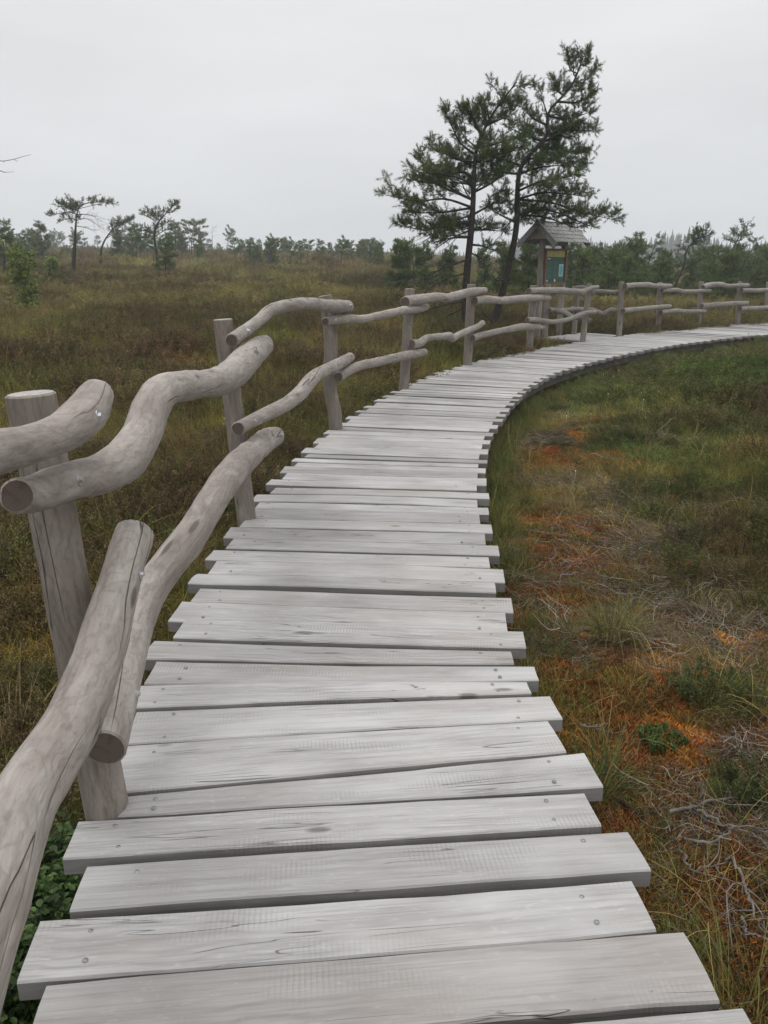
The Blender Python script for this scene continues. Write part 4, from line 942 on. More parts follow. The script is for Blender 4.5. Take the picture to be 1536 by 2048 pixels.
TREES = [
    (LSE[0], 333, 558, 478, 1.0, 'loose light green pine at the foot of the crooked two tufted pine', G_L),
    (LSE[2], 275, 528, 452, 2.0, 'dense low pine just left of the crooked two tufted pine', G_L),
    (UMB[2], 385, 522, 452, 0.5, 'wide crowned pine right of the crooked two tufted pine', G_L),
    (LSE[1], 352, 520, 450, 4.0, 'dark rounded pine between the crooked pine and the wide crowned pine', G_L),
    (UMB[1], 455, 512, 462, 0.4, 'thin pine with a tuft leaning right in the middle of the left treeline', G_L),
    (UMB[0], 404, 518, 448, 2.6, 'pine with a small pointed top behind the wide crowned pine', G_L),
    (LSE[2], 10, 556, 450, 0.7, 'dark pine cut by the left edge of the view', G_L),
    (BSH[0], 237, 519, 470, 0.7, 'low bushy pine with a fan of stems behind the lone umbrella pine', G_L),
    (LSE[1], 90, 530, 452, 0.3, 'hazy pine behind the birch saplings on the left', G_L),
    (BSH[1], 569, 516, 478, 0.7, 'broad bushy pine in the middle of the distant treeline', G_L),
    (UMB[2], 616, 530, 484, 0.7, 'tiny umbrella pine with a flat cap right of the broad bushy pine', G_L),
    (UMB[0], 703, 526, 486, 2.7, 'thin bare stemmed pine left of the pair of slim pines before the tall pair', G_L),
    (FLG[1], 735, 526, 487, .2, 'slim pine leaning right, just left of the bushes under the tall pair', G_L),
    (UMB[2], 755, 524, 490, 1.7, 'small pine with a round cap at the end of the left treeline', G_L),
    (LSE[0], 505, 518, 483, 1.7, 'small pine left of the broad bushy pine in the treeline', G_L),
    (BSH[0], 800, 590, 490, .5, 'bushy pine at the left end of the thicket behind the tall pair', G_C),
    (BSH[1], 848, 598, 498, 1.5, 'dark bushy pine in the thicket behind the dead lower branches', G_C),
    (BSH[2], 890, 592, 505, 2.5, 'bushy pine directly behind the straight trunk of the tall pair', G_C),
    (LSE[0], 828, 575, 487, 2.9, 'pointed pine rising from the middle of the thicket', G_C),
    (BSH[3], 968, 592, 505, 3.5, 'bushy pine between the two tall trunks', G_C),
    (BSH[0], 1055, 606, 484, 4.5, 'bright green bushy pine left of the info board post', G_C),
    (BSH[2], 1015, 604, 500, 5.5, 'dark bushy pine behind the curved trunk of the tall pair', G_C),
    (BSH[1], 1160, 606, 508, .2, 'dark broad bushy pine right of the info board', G_R),
    (BSH[0], 1148, 600, 497, 2.2, 'low bushy pine hard against the right post of the info board', G_R),
    (LSE[1], 1186, 588, 498, 1.2, 'rounded pine behind the broad one right of the info board', G_R),
    (FLG[0], 1218, 580, 476, .3, 'wispy topped pine leaning right above the bushes right of the info board', G_R),
    (BSH[3], 1272, 596, 490, 2.2, 'bright green bushy pine above the first span of the far fence', G_R),
    (LSE[0], 1240, 594, 494, 3.4, 'dark narrow pine left of the bright green bushy pine', G_R),
    (FLG[1], 1286, 580, 474, .5, 'pine with an upright twin tuft behind the bright green bushy pine', G_R),
    (LSE[2], 1326, 590, 508, 3.2, 'loose pine left of the leaning twin stemmed pine', G_R),
    (BSH[0], 1410, 588, 515, 2.6, 'hazy bushy pine between the two leaning pines', G_R),
    (BSH[2], 1512, 610, 535, 1.9, 'low green bushy pine at the right edge behind the far fence', G_R),
    (FLG[0], 1545, 590, 478, 2.9, 'pine reaching in from the right edge with spread branches', G_R),
    (LSE[1], 1480, 586, 505, 5.2, 'hazy pine behind the tall thin windswept pine', G_R),
    (BSH[3], 1375, 590, 525, 4.1, 'low hazy pine right of the leaning twin stemmed pine', G_R),
]
for a in TREES: tree_px(*a)
def traced(base, trunk, rad, limbs, dead, label, seed, group, **kw):
    Y = on_ground(*base)[1]
    main_pine(base, Y, [(x, y, 0) for x, y in trunk], rad, [(ys, m, t_, f0, tw, tn, dp, twn) for ys, m, t_, f0, tw, tn, dp, twn in limbs], dead, label, seed, group,
              spc=.22, shl=.2, per=4, twp=.8, needle=(11, .11, .026), **kw)
traced((147, 556), [(147, 535), (149, 500), (151, 460), (153, 432), (158, 414)], .12,
    [(428, [(135, 424)], (106, 430), .15, .55, .5, .3, 2), (422, [(133, 414)], (114, 412), .15, .5, .5, -.3, 2), (416, [(145, 408)], (130, 404), .1, .45, .5, .2, 1), (414, [(172, 407), (198, 404)], (227, 409), .25, .34, .5, .2, 0),
     (416, [(180, 412)], (218, 404), .45, .28, .5, -.3, 0), (440, [(140, 437)], (122, 442), .4, .4, .45, .3, 1)], [(440, [(175, 438), (198, 452)]), (430, [(180, 430), (200, 440)]), (452, [(170, 455), (192, 462)])],
    'tall umbrella pine with a bare lower trunk standing alone on the open bog', 301, G_L)
traced((201, 541), [(201, 520), (203, 498), (211, 478), (226, 458), (240, 446)], .09,
    [(472, [(235, 458)], (263, 440), .2, .5, .5, .3, 1), (462, [(226, 446)], (238, 438), .2, .4, .5, -.3, 1), (478, [(225, 470)], (254, 462), .25, .5, .5, .2, 1), (455, [(246, 448)], (262, 436), .2, .4, .5, -.2, 1)], [(505, [(192, 498), (186, 494)])],
    'slim pine leaning right just behind the lone umbrella pine on the left', 302, G_L)
traced((314, 548), [(316, 535), (312, 500), (309, 468), (317, 444), (330, 429), (341, 416), (350, 410)], .10,
    [(448, [(302, 437)], (285, 430), .15, .5, .5, .3, 1), (440, [(306, 430)], (296, 426), .2, .45, .5, -.2, 1), (432, [(322, 424)], (313, 421), .2, .4, .5, .2, 1), (425, [(345, 424)], (353, 419), .1, .4, .5, .2, 1), (416, [(347, 412)], (354, 408), .1, .4, .5, -.1, 1),
     (468, [(290, 461)], (266, 463), .25, .6, .5, .4, 2), (474, [(330, 461)], (346, 458), .2, .6, .5, -.4, 2), (480, [(298, 474)], (280, 476), .25, .5, .45, -.3, 1), (460, [(322, 452)], (334, 450), .3, .5, .5, .3, 1)], [(500, [(300, 492), (290, 490)])],
    'pine with a crooked top of two stacked tufts, right of the lone umbrella pine', 303, G_L)
traced((1346, 604), [(1349, 582), (1355, 560), (1368, 530), (1372, 506), (1379, 492), (1400, 473), (1419, 463)], .075,
    [(560, [(1376, 535), (1394, 516)], (1436, 498), .6, .45, .5, .4, 0), (502, [(1368, 500)], (1358, 500), .2, .35, .5, .2, 1), (492, [(1395, 488)], (1412, 482), .15, .4, .5, .2, 1), (484, [(1386, 474)], (1390, 466), .15, .38, .5, -.2, 1), (476, [(1408, 474)], (1420, 470), .1, .35, .5, .2, 1), (470, [(1406, 464)], (1412, 460), .1, .3, .5, .1, 1),
     (540, [(1395, 522)], (1415, 508), .55, .4, .5, -.3, 0)], [(535, [(1360, 522), (1356, 512)])],
    'dark twin stemmed pine leaning far to the right above the far fence', 304, G_R)
traced((1450, 582), [(1453, 560), (1459, 530), (1465, 505), (1475, 480), (1490, 456), (1504, 441)], .065,
    [(508, [(1456, 503)], (1449, 502), .1, .35, .5, .2, 1), (502, [(1478, 498)], (1490, 494), .1, .38, .5, -.2, 1), (488, [(1460, 482)], (1452, 479), .15, .36, .5, .2, 1), (482, [(1485, 478)], (1494, 472), .1, .36, .5, .2, 1), (472, [(1472, 466)], (1466, 462), .1, .32, .5, -.1, 1), (464, [(1494, 462)], (1502, 456), .1, .3, .5, .1, 1), (455, [(1486, 450)], (1482, 446), .1, .28, .5, .1, 1)], [],
    'tall thin windswept pine leaning right near the right edge', 305, G_R)
# the treeline at the far side of the bog
rr = np.random.default_rng(77); ALLP = UMB + LSE + BSH + FLG; n_far = 0
for k in range(225):
    left = k < 140; px = rr.uniform(-120, 770) if left else rr.uniform(1120, 1660)
    Yd = rr.uniform(60, 165) if left else (rr.uniform(30, 60) if k % 2 else rr.uniform(50, 130)); x, y = Yd * (px - CXP) / F_PX / math.cos(PITCH) * .96, Yd
    b = np.array([x, y, float(ground_z(np.array([x]), np.array([y]), False)[0]) - .05]); row = proj_y(b)
    p_ = np.r_[np.full(3, .20), np.full(3, .10), np.full(4, .01), np.full(2, .03)] if left else np.r_[np.full(3, .08), np.full(3, .16), np.full(4, .055), np.full(2, .03)]
    pr = ALLP[int(rr.choice(len(ALLP), p=p_))]
    top = (rr.uniform(462, 496) if px < 420 else rr.uniform(480, 499)) if left else (rr.uniform(500, 538) if rr.random() < .85 else rr.uniform(486, 505))
    H = max(row - top, 12) / F_PX * depth_of(b)
    place(pr, b, H, rr.uniform(0, 6.28) if pr in BSH else rr.uniform(-.8, .8), 'small pine in the hazy treeline across the open bog' if left else 'small hazy pine in the far thicket beyond the far fence', 'tree', 'distant treeline pines' if left else 'distant thicket pines', HH[pr.name])

def birch(px, py, top, label, wd, seed, dense):
    b = on_ground(px, py); H = (py - top) / F_PX * depth_of(b); root = empty('birch_sapling', b); tag(root, label, 'tree', 'birch saplings on the bog')
    r = np.random.default_rng(seed); W_ = MB(); P, T_ = [], []
    for s_ in range(3):
        l_ = r.uniform(-.12, .12); Q = catmull([b + [s_ * .05 - .05, 0, -.15], b + [l_ * H * .5, 0, H * .4], b + [l_ * H * 1.5, r.normal(0, .1), H * r.uniform(.85, 1.)]], 12)
        tube(W_, Q, np.linspace(.006 * H, .004, 12), 6)
        for i in range(3, 12):
            for _ in range(dense):
                d = np.array([r.normal(), r.normal(), r.uniform(.2, 1.2)]); d /= np.linalg.norm(d); e_ = Q[i] + d * r.uniform(.1, .28) * H * wd
                tube(W_, [Q[i], e_], [.004, .002], 3)
                for q in range(14): P.append(Q[i] + (e_ - Q[i]) * r.uniform(.2, 1.1) + r.normal(0, .07, 3)); T_.append(r.uniform(0, 1))
    W_.build('trunk', M_BIRCH, root)
    P = np.array(P) - b; n = len(P); d = r.normal(size=(n, 3)); d /= np.linalg.norm(d, axis=1)[:, None]; s_ = np.cross(d, r.normal(size=(n, 3))); s_ /= np.linalg.norm(s_, axis=1)[:, None]; l_ = .10
    V = np.stack([P, P + d * l_ * .5 + s_ * l_ * .4, P + d * l_ * 1.1, P + d * l_ * .5 - s_ * l_ * .4], 1).reshape(-1, 3); F = np.arange(len(V)).reshape(-1, 4)
    me = fast_mesh('foliage', V, F, [M_BIRCHLEAF], np.repeat(T_, 4), nv=4); o = bpy.data.objects.new('foliage', me); SC.collection.objects.link(o); o.parent = root
birch(62, 640, 512, 'bright green birch sapling with a pale stem at the left edge', .9, 5, 3)
birch(108, 566, 524, 'low yellow green birch sapling beside the lone umbrella pine', 1.5, 6, 3)
birch(1165, 606, 570, 'small yellow green shrub seen below the info board through the platform fence', 1.2, 7, 3)

def dead_tree(base, H, label, seed, special=None, lean=.05):
    root = empty('dead_tree', base); tag(root, label, 'tree'); r = np.random.default_rng(seed); W_ = MB()
    Q = catmull([base + [0, 0, -.3], base + [lean * H * .4, 0, H * .5], base + [lean * H, 0, H]], 16); tube(W_, Q, np.linspace(.02 * H, .008, 16), 8, seed=seed, bump=.08)
    L_ = [] if special is None else list(special)
    for k in range(9):
        a = Q[int(r.uniform(5, 15))]; az = r.uniform(0, 6.28); l_ = r.uniform(.12, .3) * H; d = np.array([math.cos(az), math.sin(az), r.uniform(0, .5)]); L_.append([a, a + d * l_ * .5, a + d * l_])
    for sp in L_:
        Qd = catmull(sp, 10); tube(W_, Qd, np.linspace(.016, .004, 10), 5)
        for i in range(4, 10):
            d = Qd[i] - Qd[i - 1]; d = d / np.linalg.norm(d) + r.normal(0, .55, 3); l_ = r.uniform(.1, .3); tube(W_, [Qd[i], Qd[i] + d * l_ * .6, Qd[i] + d * l_], [.005, .004, .003], 3)
    W_.build('trunk', M_GREYWOOD, root)
bd = at_y(-120, 520, 16.); bd[2] = float(ground_z(np.array([bd[0]]), np.array([bd[1]]), False)[0])
e1, e2, e3 = at_y(46, 313, 15.6), at_y(12, 322, 15.7), at_y(8, 345, 15.6); sA = np.array([bd[0] + .1, bd[1], e1[2] - .25])
dead_tree(bd, e1[2] - bd[2] + .5, 'bare dead branch reaching in at the left edge against the sky', 9, [[sA, e2 + [-.4, 0, .0], e2, e1], [sA, e2 + [-.4, 0, -.12], e3]])
b_ = on_ground(425, 512); dead_tree(b_, 57 / F_PX * depth_of(b_), 'bare dead stem standing among the treeline pines left of centre', 13)

# far spruce wood beyond the bog, one hazy mass
def far_wood():
    r = np.random.default_rng(5); V, T_ = [], []; F = []; n0 = 0
    for k in range(3200):
        if k < 2500: az = math.radians(r.uniform(8, 40)); d = r.uniform(380, 560); H = r.uniform(8, 15) * (.8 + .4 * math.sin(az * 23) ** 2)
        else: az = math.radians(r.uniform(-42, 8)); d = r.uniform(400, 560); H = r.uniform(6, 10)
        x, y = d * math.sin(az), d * math.cos(az); z = -.3 + float(dome(np.array([x]), np.array([y]))[0]) - .3
        if k >= 2500: z -= 1.0
        t = r.uniform(0, 1); w = H * r.uniform(.13, .19); nt = 9; p0 = r.uniform(0, 6.28)
        for i in range(nt):
            f = i / nt; rz = H * (.08 + .92 * f); rw = w * (1 - f) ** .85 * r.uniform(.75, 1.2) + .15; kk = 7; tip = rz + H * .2 * (1 - f * .3)
            for j in range(kk):
                a0 = p0 + 6.283 * (j + r.uniform(-.2, .2)) / kk; a1 = a0 + 6.283 / kk * .85; rr_ = rw * r.uniform(.65, 1.15)
                V += [(x + math.cos(a0) * rr_, y + math.sin(a0) * rr_, z + rz - rw * .35), (x + math.cos(a1) * rr_ * .8, y + math.sin(a1) * rr_ * .8, z + rz - rw * .1), (x, y, z + min(tip, H * 1.04))]
                T_ += [t * .8] * 3
    V = np.array(V); me = fast_mesh('distant_forest', V, np.arange(len(V)).reshape(-1, 3), [M_SPRUCE], T_)
    o = bpy.data.objects.new('distant_forest', me); SC.collection.objects.link(o); tag(o, 'far spruce forest fading blue grey in the haze beyond the bog', 'forest', kind='stuff')
far_wood()

# ------------------------------------------------------------------ ground cover
PROTO = {}
def proto(kind, name, V, F, mat, tint, nv=4):
    c = PROTO.setdefault(kind, bpy.data.collections.new('source_' + kind)); me = fast_mesh(name, V, F, [mat], tint, nv=nv)
    o = bpy.data.objects.new(name, me); c.objects.link(o)
def blades(r, n, spread, lmin, lmax, wid, lean, droop, segs=4, tlo=0., thi=1.):
    """n bent blades growing from a tuft."""
    a = r.uniform(0, 6.283, n); rad = spread * np.sqrt(r.uniform(0, 1, n)); b = np.c_[rad * np.cos(a), rad * np.sin(a), np.full(n, -.02)]
    az = a + r.normal(0, .8, n); L = r.uniform(lmin, lmax, n); ln_ = lean * r.uniform(.15, 1.3, n); dr = droop * r.uniform(.2, 1.4, n)
    V = np.zeros((n, segs + 1, 2, 3)); sd = np.c_[-np.sin(az), np.cos(az), np.zeros(n)]; p = b.copy(); th = ln_.copy()
    for s_ in range(segs + 1):
        w = wid * (1 - .85 * s_ / segs) * .5; V[:, s_, 0] = p - sd * w; V[:, s_, 1] = p + sd * w
        st = (L / segs)[:, None]; p = p + st * np.c_[np.cos(az) * np.sin(th), np.sin(az) * np.sin(th), np.cos(th)]; th = th + dr / segs
    idx = np.arange(n * (segs + 1) * 2).reshape(n, segs + 1, 2)
    F = np.stack([idx[:, :-1, 0], idx[:, :-1, 1], idx[:, 1:, 1], idx[:, 1:, 0]], -1).reshape(-1, 4)
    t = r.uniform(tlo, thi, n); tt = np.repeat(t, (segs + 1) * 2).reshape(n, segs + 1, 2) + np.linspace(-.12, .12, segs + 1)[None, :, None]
    return V.reshape(-1, 3), F, np.clip(tt, 0, 1).ravel()
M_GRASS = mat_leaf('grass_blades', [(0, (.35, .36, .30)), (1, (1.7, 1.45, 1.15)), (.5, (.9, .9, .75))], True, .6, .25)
M_HEATH = mat_leaf('heather_sprigs', [(0, (.45, .42, .42)), (1, (1.6, 1.6, 1.4)), (.5, (.95, .95, .9))], True, .75, .12)
M_TWIG = mat_leaf('dry_twig_wood', [(0, (.45, .42, .40)), (1, (1.7, 1.65, 1.6))], True, .9)
M_MOSS = mat_leaf('moss_tips', [(0, (.5, .5, .5)), (1, (1.6, 1.5, 1.3))], True, .9, .1)
M_BERRY = mat_leaf('bilberry_leaves', [(0, (.018, .040, .012)), (1, (.075, .125, .030))], True, .32, .2)
M_COTTON = mat_simple('cotton_grass_tuft', (.7, .7, .66), (.8, .8, .77), 20, .9, 0, 0)
rp_ = np.random.default_rng(9)
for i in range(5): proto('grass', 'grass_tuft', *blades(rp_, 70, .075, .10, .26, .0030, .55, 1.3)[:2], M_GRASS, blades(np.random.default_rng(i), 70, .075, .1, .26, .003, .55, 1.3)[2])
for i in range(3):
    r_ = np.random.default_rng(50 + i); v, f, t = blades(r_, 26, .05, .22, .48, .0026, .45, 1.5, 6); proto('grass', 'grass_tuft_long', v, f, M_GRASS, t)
for i in range(4):
    r_ = np.random.default_rng(60 + i); v, f, t = blades(r_, 8, .05, .30, .58, .0032, .5, 1.6, 7, .3, 1.); proto('straw', 'straw_stems', v, f, M_GRASS, t)
def heather(r, stems, H, leaf, per, sp):
    V, F, T = [], [], []; n0 = 0
    for s_ in range(stems):
        a = r.uniform(0, 6.283); b = np.array([math.cos(a), math.sin(a), 0]) * sp * math.sqrt(r.uniform(0, 1)); d = np.array([b[0] * 3.5 + r.normal(0, .3), b[1] * 3.5 + r.normal(0, .3), 1.0]); d /= np.linalg.norm(d); L = H * r.uniform(.55, 1.1)
        tt = r.uniform(0, 1); m = per; f = np.sqrt(r.uniform(.03, 1, m)); bend = r.normal(0, .12, 3) * L
        c = b + d * (f * L)[:, None] + bend * (f ** 2)[:, None] + r.normal(0, .012, (m, 3)) * (H / .25)
        q = d + r.normal(0, .75, (m, 3)); q /= np.linalg.norm(q, axis=1)[:, None]; s2 = np.cross(q, r.normal(size=(m, 3))); s2 /= np.linalg.norm(s2, axis=1)[:, None]; l_ = leaf * r.uniform(.6, 1.4, m)[:, None]
        V.append(np.stack([c, c + q * l_ * .5 + s2 * l_ * .22, c + q * l_, c + q * l_ * .5 - s2 * l_ * .22], 1).reshape(-1, 3)); T.append(np.clip(np.repeat(tt * .55 + .45 * r.uniform(0, 1, m), 4), 0, 1))
        w = .0016; s3 = np.cross(d, [.3, .9, .1]); V.append(np.array([b - s3 * w, b + s3 * w, b + d * L + bend + s3 * w * .5, b + d * L + bend - s3 * w * .5])); T.append(np.full(4, .15))
    V = np.vstack(V); return V, np.arange(len(V)).reshape(-1, 4), np.concatenate(T)
for i in range(5):
    v, f, t = heather(np.random.default_rng(70 + i), 34, .20, .0115, 80, .14); proto('heather', 'heather_sprig', v, f, M_HEATH, t)
def twigs(r, n, L, rad, R=.16):
    mb = MB()
    for _ in range(n):
        a = r.uniform(0, 6.283); c = np.array([math.cos(a), math.sin(a), 0]) * R * math.sqrt(r.uniform(0, 1)); az = r.uniform(0, 6.283); P = [c + [0, 0, r.uniform(-.01, .03)]]; l_ = L * r.uniform(.4, 1.2)
        for k in range(4):
            az += r.normal(0, .45); P.append(P[-1] + np.array([math.cos(az), math.sin(az), r.normal(.03, .22)]) * l_ / 4); P[-1][2] = max(P[-1][2], -.01)
        Q = catmull(P, 8); tube(mb, Q, np.linspace(rad, rad * .4, 8) * r.uniform(.6, 1.4), 4, t=float(r.uniform(0, 1)))
    V = np.vstack(mb.v); return V, mb, np.concatenate(mb.t)
for i in range(5):
    v, mb, t = twigs(np.random.default_rng(90 + i), 30, .20, .0014); fq = [q for q in mb.f if len(q) == 4]; proto('twig', 'twig_tangle', v, np.array(fq), M_TWIG, t)
def moss(r, n, R, h):
    a = r.uniform(0, 6.283, n); rad = R * np.sqrt(r.uniform(0, 1, n)); c = np.c_[rad * np.cos(a), rad * np.sin(a), r.uniform(-.012, .008, n) - rad * .12]
    V = []
    for k in range(2):
        d = np.c_[r.normal(0, .55, n), r.normal(0, .55, n), np.ones(n)]; d /= np.linalg.norm(d, axis=1)[:, None]; s_ = np.cross(d, r.normal(size=(n, 3))); s_ /= np.linalg.norm(s_, axis=1)[:, None]; l_ = h * r.uniform(.5, 1.3, n)[:, None]
        V.append(np.stack([c - s_ * .0018, c + s_ * .0018, c + d * l_ + s_ * .0012, c + d * l_ - s_ * .0012], 1).reshape(-1, 3))
    V = np.vstack(V); return V, np.arange(len(V)).reshape(-1, 4), np.repeat(r.uniform(0, 1, n * 2), 4)
for i in range(4): v, f, t = moss(np.random.default_rng(120 + i), 330, .09, .014); proto('moss', 'moss_cushion', v, f, M_MOSS, t)
def berry(r):
    V, T = [], []
    for s_ in range(9):
        b = r.normal(0, .035, 3) * [1, 1, 0]; d = np.array([r.normal(0, .4), r.normal(0, .4), 1]); d /= np.linalg.norm(d); L = r.uniform(.10, .22)
        for k in range(14):
            c = b + d * L * (k + 2) / 15; q = np.array([math.cos(k * 2.4 + s_), math.sin(k * 2.4 + s_), r.uniform(.0, .8)]) + r.normal(0, .25, 3); q /= np.linalg.norm(q); s2 = np.cross(q, [0, 0, 1.0]); s2 /= np.linalg.norm(s2); l_ = r.uniform(.016, .026); n_ = np.cross(s2, q)
            V += [c, c + q * l_ * .3 + s2 * l_ * .32 + n_ * .002, c + q * l_ * .75 + s2 * l_ * .28 + n_ * .002, c + q * l_]; V += [c, c + q * l_, c + q * l_ * .75 - s2 * l_ * .28 + n_ * .002, c + q * l_ * .3 - s2 * l_ * .32 + n_ * .002]; T += [r.uniform(0, 1)] * 8
    V = np.array(V); return V, np.arange(len(V)).reshape(-1, 4), np.array(T)
for i in range(3): v, f, t = berry(np.random.default_rng(140 + i)); proto('berry', 'bilberry_sprig', v, f, M_BERRY, t)

def scatter(name, kind, label, pts, scl, tint, tilt=.15, hscl=None):
    n = len(pts); r = np.random.default_rng(abs(hash(name)) % 1000 if False else len(name) * 31 + n % 97)
    me = bpy.data.meshes.new(name); me.vertices.add(n); me.vertices.foreach_set('co', np.asarray(pts, np.float32).ravel())
    rot = np.c_[r.normal(0, tilt, n), r.normal(0, tilt, n), r.uniform(0, 6.283, n)]
    s3 = np.c_[scl, scl, scl if hscl is None else hscl]
    for nm, arr in (('rot', rot), ('scl', s3), ('tint', tint)):
        a = me.attributes.new(nm, 'FLOAT_VECTOR', 'POINT'); a.data.foreach_set('vector', np.asarray(arr, np.float32).ravel())
    a = me.attributes.new('pick', 'INT', 'POINT'); a.data.foreach_set('value', r.integers(0, len(PROTO[kind].objects), n).astype(np.int32))
    me.update(); o = bpy.data.objects.new(name, me); SC.collection.objects.link(o)
    g = bpy.data.node_groups.new(name + '_nodes', 'GeometryNodeTree')
    g.interface.new_socket('Geometry', in_out='INPUT', socket_type='NodeSocketGeometry'); g.interface.new_socket('Geometry', in_out='OUTPUT', socket_type='NodeSocketGeometry')
    gi, go = g.nodes.new('NodeGroupInput'), g.nodes.new('NodeGroupOutput')
    ci = g.nodes.new('GeometryNodeCollectionInfo'); ci.inputs['Collection'].default_value = PROTO[kind]; ci.inputs['Separate Children'].default_value = True; ci.inputs['Reset Children'].default_value = True
    ip = g.nodes.new('GeometryNodeInstanceOnPoints'); ip.inputs['Pick Instance'].default_value = True
    def na(nm, t): x = g.nodes.new('GeometryNodeInputNamedAttribute'); x.data_type = t; x.inputs['Name'].default_value = nm; return [q for q in x.outputs if q.enabled and q.name == 'Attribute'][0]
    e2r = g.nodes.new('FunctionNodeEulerToRotation')
    g.links.new(gi.outputs[0], ip.inputs['Points']); g.links.new(ci.outputs[0], ip.inputs['Instance']); g.links.new(na('pick', 'INT'), ip.inputs['Instance Index'])
    g.links.new(na('rot', 'FLOAT_VECTOR'), e2r.inputs[0]); g.links.new(e2r.outputs[0], ip.inputs['Rotation']); g.links.new(na('scl', 'FLOAT_VECTOR'), ip.inputs['Scale'])
    g.links.new(ip.outputs[0], go.inputs[0])
    md = o.modifiers.new('scatter', 'NODES'); md.node_group = g
    return tag(o, label, kind, kind='stuff')
def ring_pts(n, r0, r1, seed, az=47, full=False):
    r = np.random.default_rng(seed); d = np.sqrt(r.uniform(r0 * r0, r1 * r1, n)); a = np.radians(r.uniform(-az, az, n) if not full else r.uniform(-180, 180, n)); return d * np.sin(a), d * np.cos(a)
def mixc(n, base, parts):
    c = np.tile(np.array(base, float), (n, 1))
    for w, col in parts: c = c * (1 - w[:, None]) + np.array(col) * w[:, None]
    return c
def jitter(c, r, s=.18, h=.08): n = len(c); c = c * COVER; return np.clip(c * np.exp(np.clip(r.normal(0, s, (n, 1)), -2 * s, 1.6 * s)) * (1 + r.normal(0, h, (n, 3))), .002, .55)
COVER = np.array([1.42, 1.46, 1.30])
def cover():
    r = np.random.default_rng(33)
    # rings of ground: near, middle, far
    X, Y, S = [], [], []
    for n, a, b, az, s_ in ((15000, .6, 4, 70, .75), (30000, 4, 10, 50, .9), (22000, 10, 24, 44, 1.35), (16000, 24, 60, 40, 2.3), (13000, 60, 180, 37, 4.2)):
        x, y = ring_pts(n, a, b, int(a * 10) + 3, az); X.append(x); Y.append(y); S.append(np.full(n, s_))
    x, y, s_ = np.concatenate(X), np.concatenate(Y), np.concatenate(S); z = zones(x, y); ok = z['edge'] > .07; x, y, s_ = x[ok], y[ok], s_[ok]; z = {k: v[ok] for k, v in z.items()}
    n = len(x); gz = ground_z(x, y); u = r.uniform(0, 1, n); near_edge = sstep(.55, .05, z['edge'])
    p_twig = np.clip(z['twig'] * .75, 0, .72) * (z['dist'] < 14); p_moss = np.clip(np.maximum(z['red'], z['orange']) * 1.1, 0, .93) * (1 - p_twig) * (z['dist'] < 12)
    rest = 1 - p_twig - p_moss
    hfrac = np.clip(.30 + .5 * z['brown'] + .55 * z['green'] - .45 * z['olive'] - .22 * (z['side'] < 0) * sstep(14, 6, z['dist']) - .7 * near_edge - .25 * z['bare'], .06, .93)
    hum = np.where(z['dist'] < 18, fbm(x * .6, y * .6, 2, 12) * .65 + fbm(x * 1.5, y * 1.5, 2, 111) * .35, fbm(x * .22, y * .22, 2, 9) * .4 + fbm(x * .5, y * .5, 3, 12) * .6)
    hp = np.clip(sstep(.46, .545, hum + r.normal(0, .012, n)), .06, .95) * (1 - .85 * near_edge) * (.3 + .7 * sstep(3.5, 7.5, z['dist']))
    hfrac = np.where(z['side'] < 0, hp, np.where(z['bare'] > .25, hfrac, np.clip(.35 * hfrac + .65 * np.maximum(hp, z['green']), .06, .95)))
    k_t, k_m = u < p_twig, (u >= p_twig) & (u < p_twig + p_moss); k_h = (u >= p_twig + p_moss) & (u < p_twig + p_moss + rest * hfrac); k_g = u >= p_twig + p_moss + rest * hfrac
    lowe = np.where((z['st'] > 9) & (z['side'] > 0), np.clip(.25 + z['edge'] * .22, .25, 1), np.clip(.55 + z['edge'] * .6, 0, 1))
    # grass also grows thinly through the bare ground
    P = np.c_[x, y, gz]
    far = sstep(12, 40, z['dist'])
    # grass
    i = k_g; c = mixc(i.sum(), (.125, .108, .036), [((z['side'][i] < 0) * .6, (.185, .160, .048)), (z['olive'][i] * .75, (.195, .182, .050)), (z['green'][i] * .6, (.078, .120, .026)), (near_edge[i] * .75 * (z['side'][i] > 0), (.062, .085, .026)), (near_edge[i] * .5 * (z['side'][i] < 0), (.075, .088, .026)), (z['bare'][i] * .45, (.16, .120, .048)), ((r.uniform(0, 1, i.sum()) < .10) * .8, (.30, .225, .115)), (far[i] * .8, (.150, .118, .050)), (far[i] * z['patch'][i] * .85, (.205, .185, .058))])
    sc = s_[i] * r.uniform(.65, 1.3, i.sum()) * np.where(z['bare'][i] > .4, .7, 1) * np.where(z['dist'][i] < 3, .85, 1)
    scatter('bog_grass', 'grass', 'olive and straw coloured bog grass growing in loose tufts', P[i], sc, jitter(c, r, .22, .08), .2, sc * np.where(z['dist'][i] > 24, .5, 1.) * lowe[i])
    # heather
    i = k_h; right = z['side'][i] > 0
    c = mixc(i.sum(), (.085, .064, .036), [(z['green'][i] * .9, (.062, .098, .025)), (right * .45 * (1 - far[i]), (.062, .080, .024)), ((~right) * .55, (.092, .066, .038)), (z['brown'][i] * .6 * (~right), (.088, .055, .036)), (((~right) & (r.uniform(0, 1, i.sum()) < .2)) * .7, (.060, .070, .026)), (far[i] * .6, (.105, .074, .043)), (z['olive'][i] * .3, (.085, .078, .030)), (far[i] * z['patch'][i] * .75, (.165, .145, .052)), (sstep(.5, .62, fbm(x[i] * .8 + 3, y[i] * .8, 3, 131)) * .75 * right, (.080, .050, .031)), (sstep(.54, .66, fbm(x[i] * 1.1 + 9, y[i] * 1.1, 2, 137)) * .6 * right, (.045, .060, .020))])
    c = mixc(i.sum(), (0, 0, 0), [(np.ones(i.sum()), c)]) if False else c
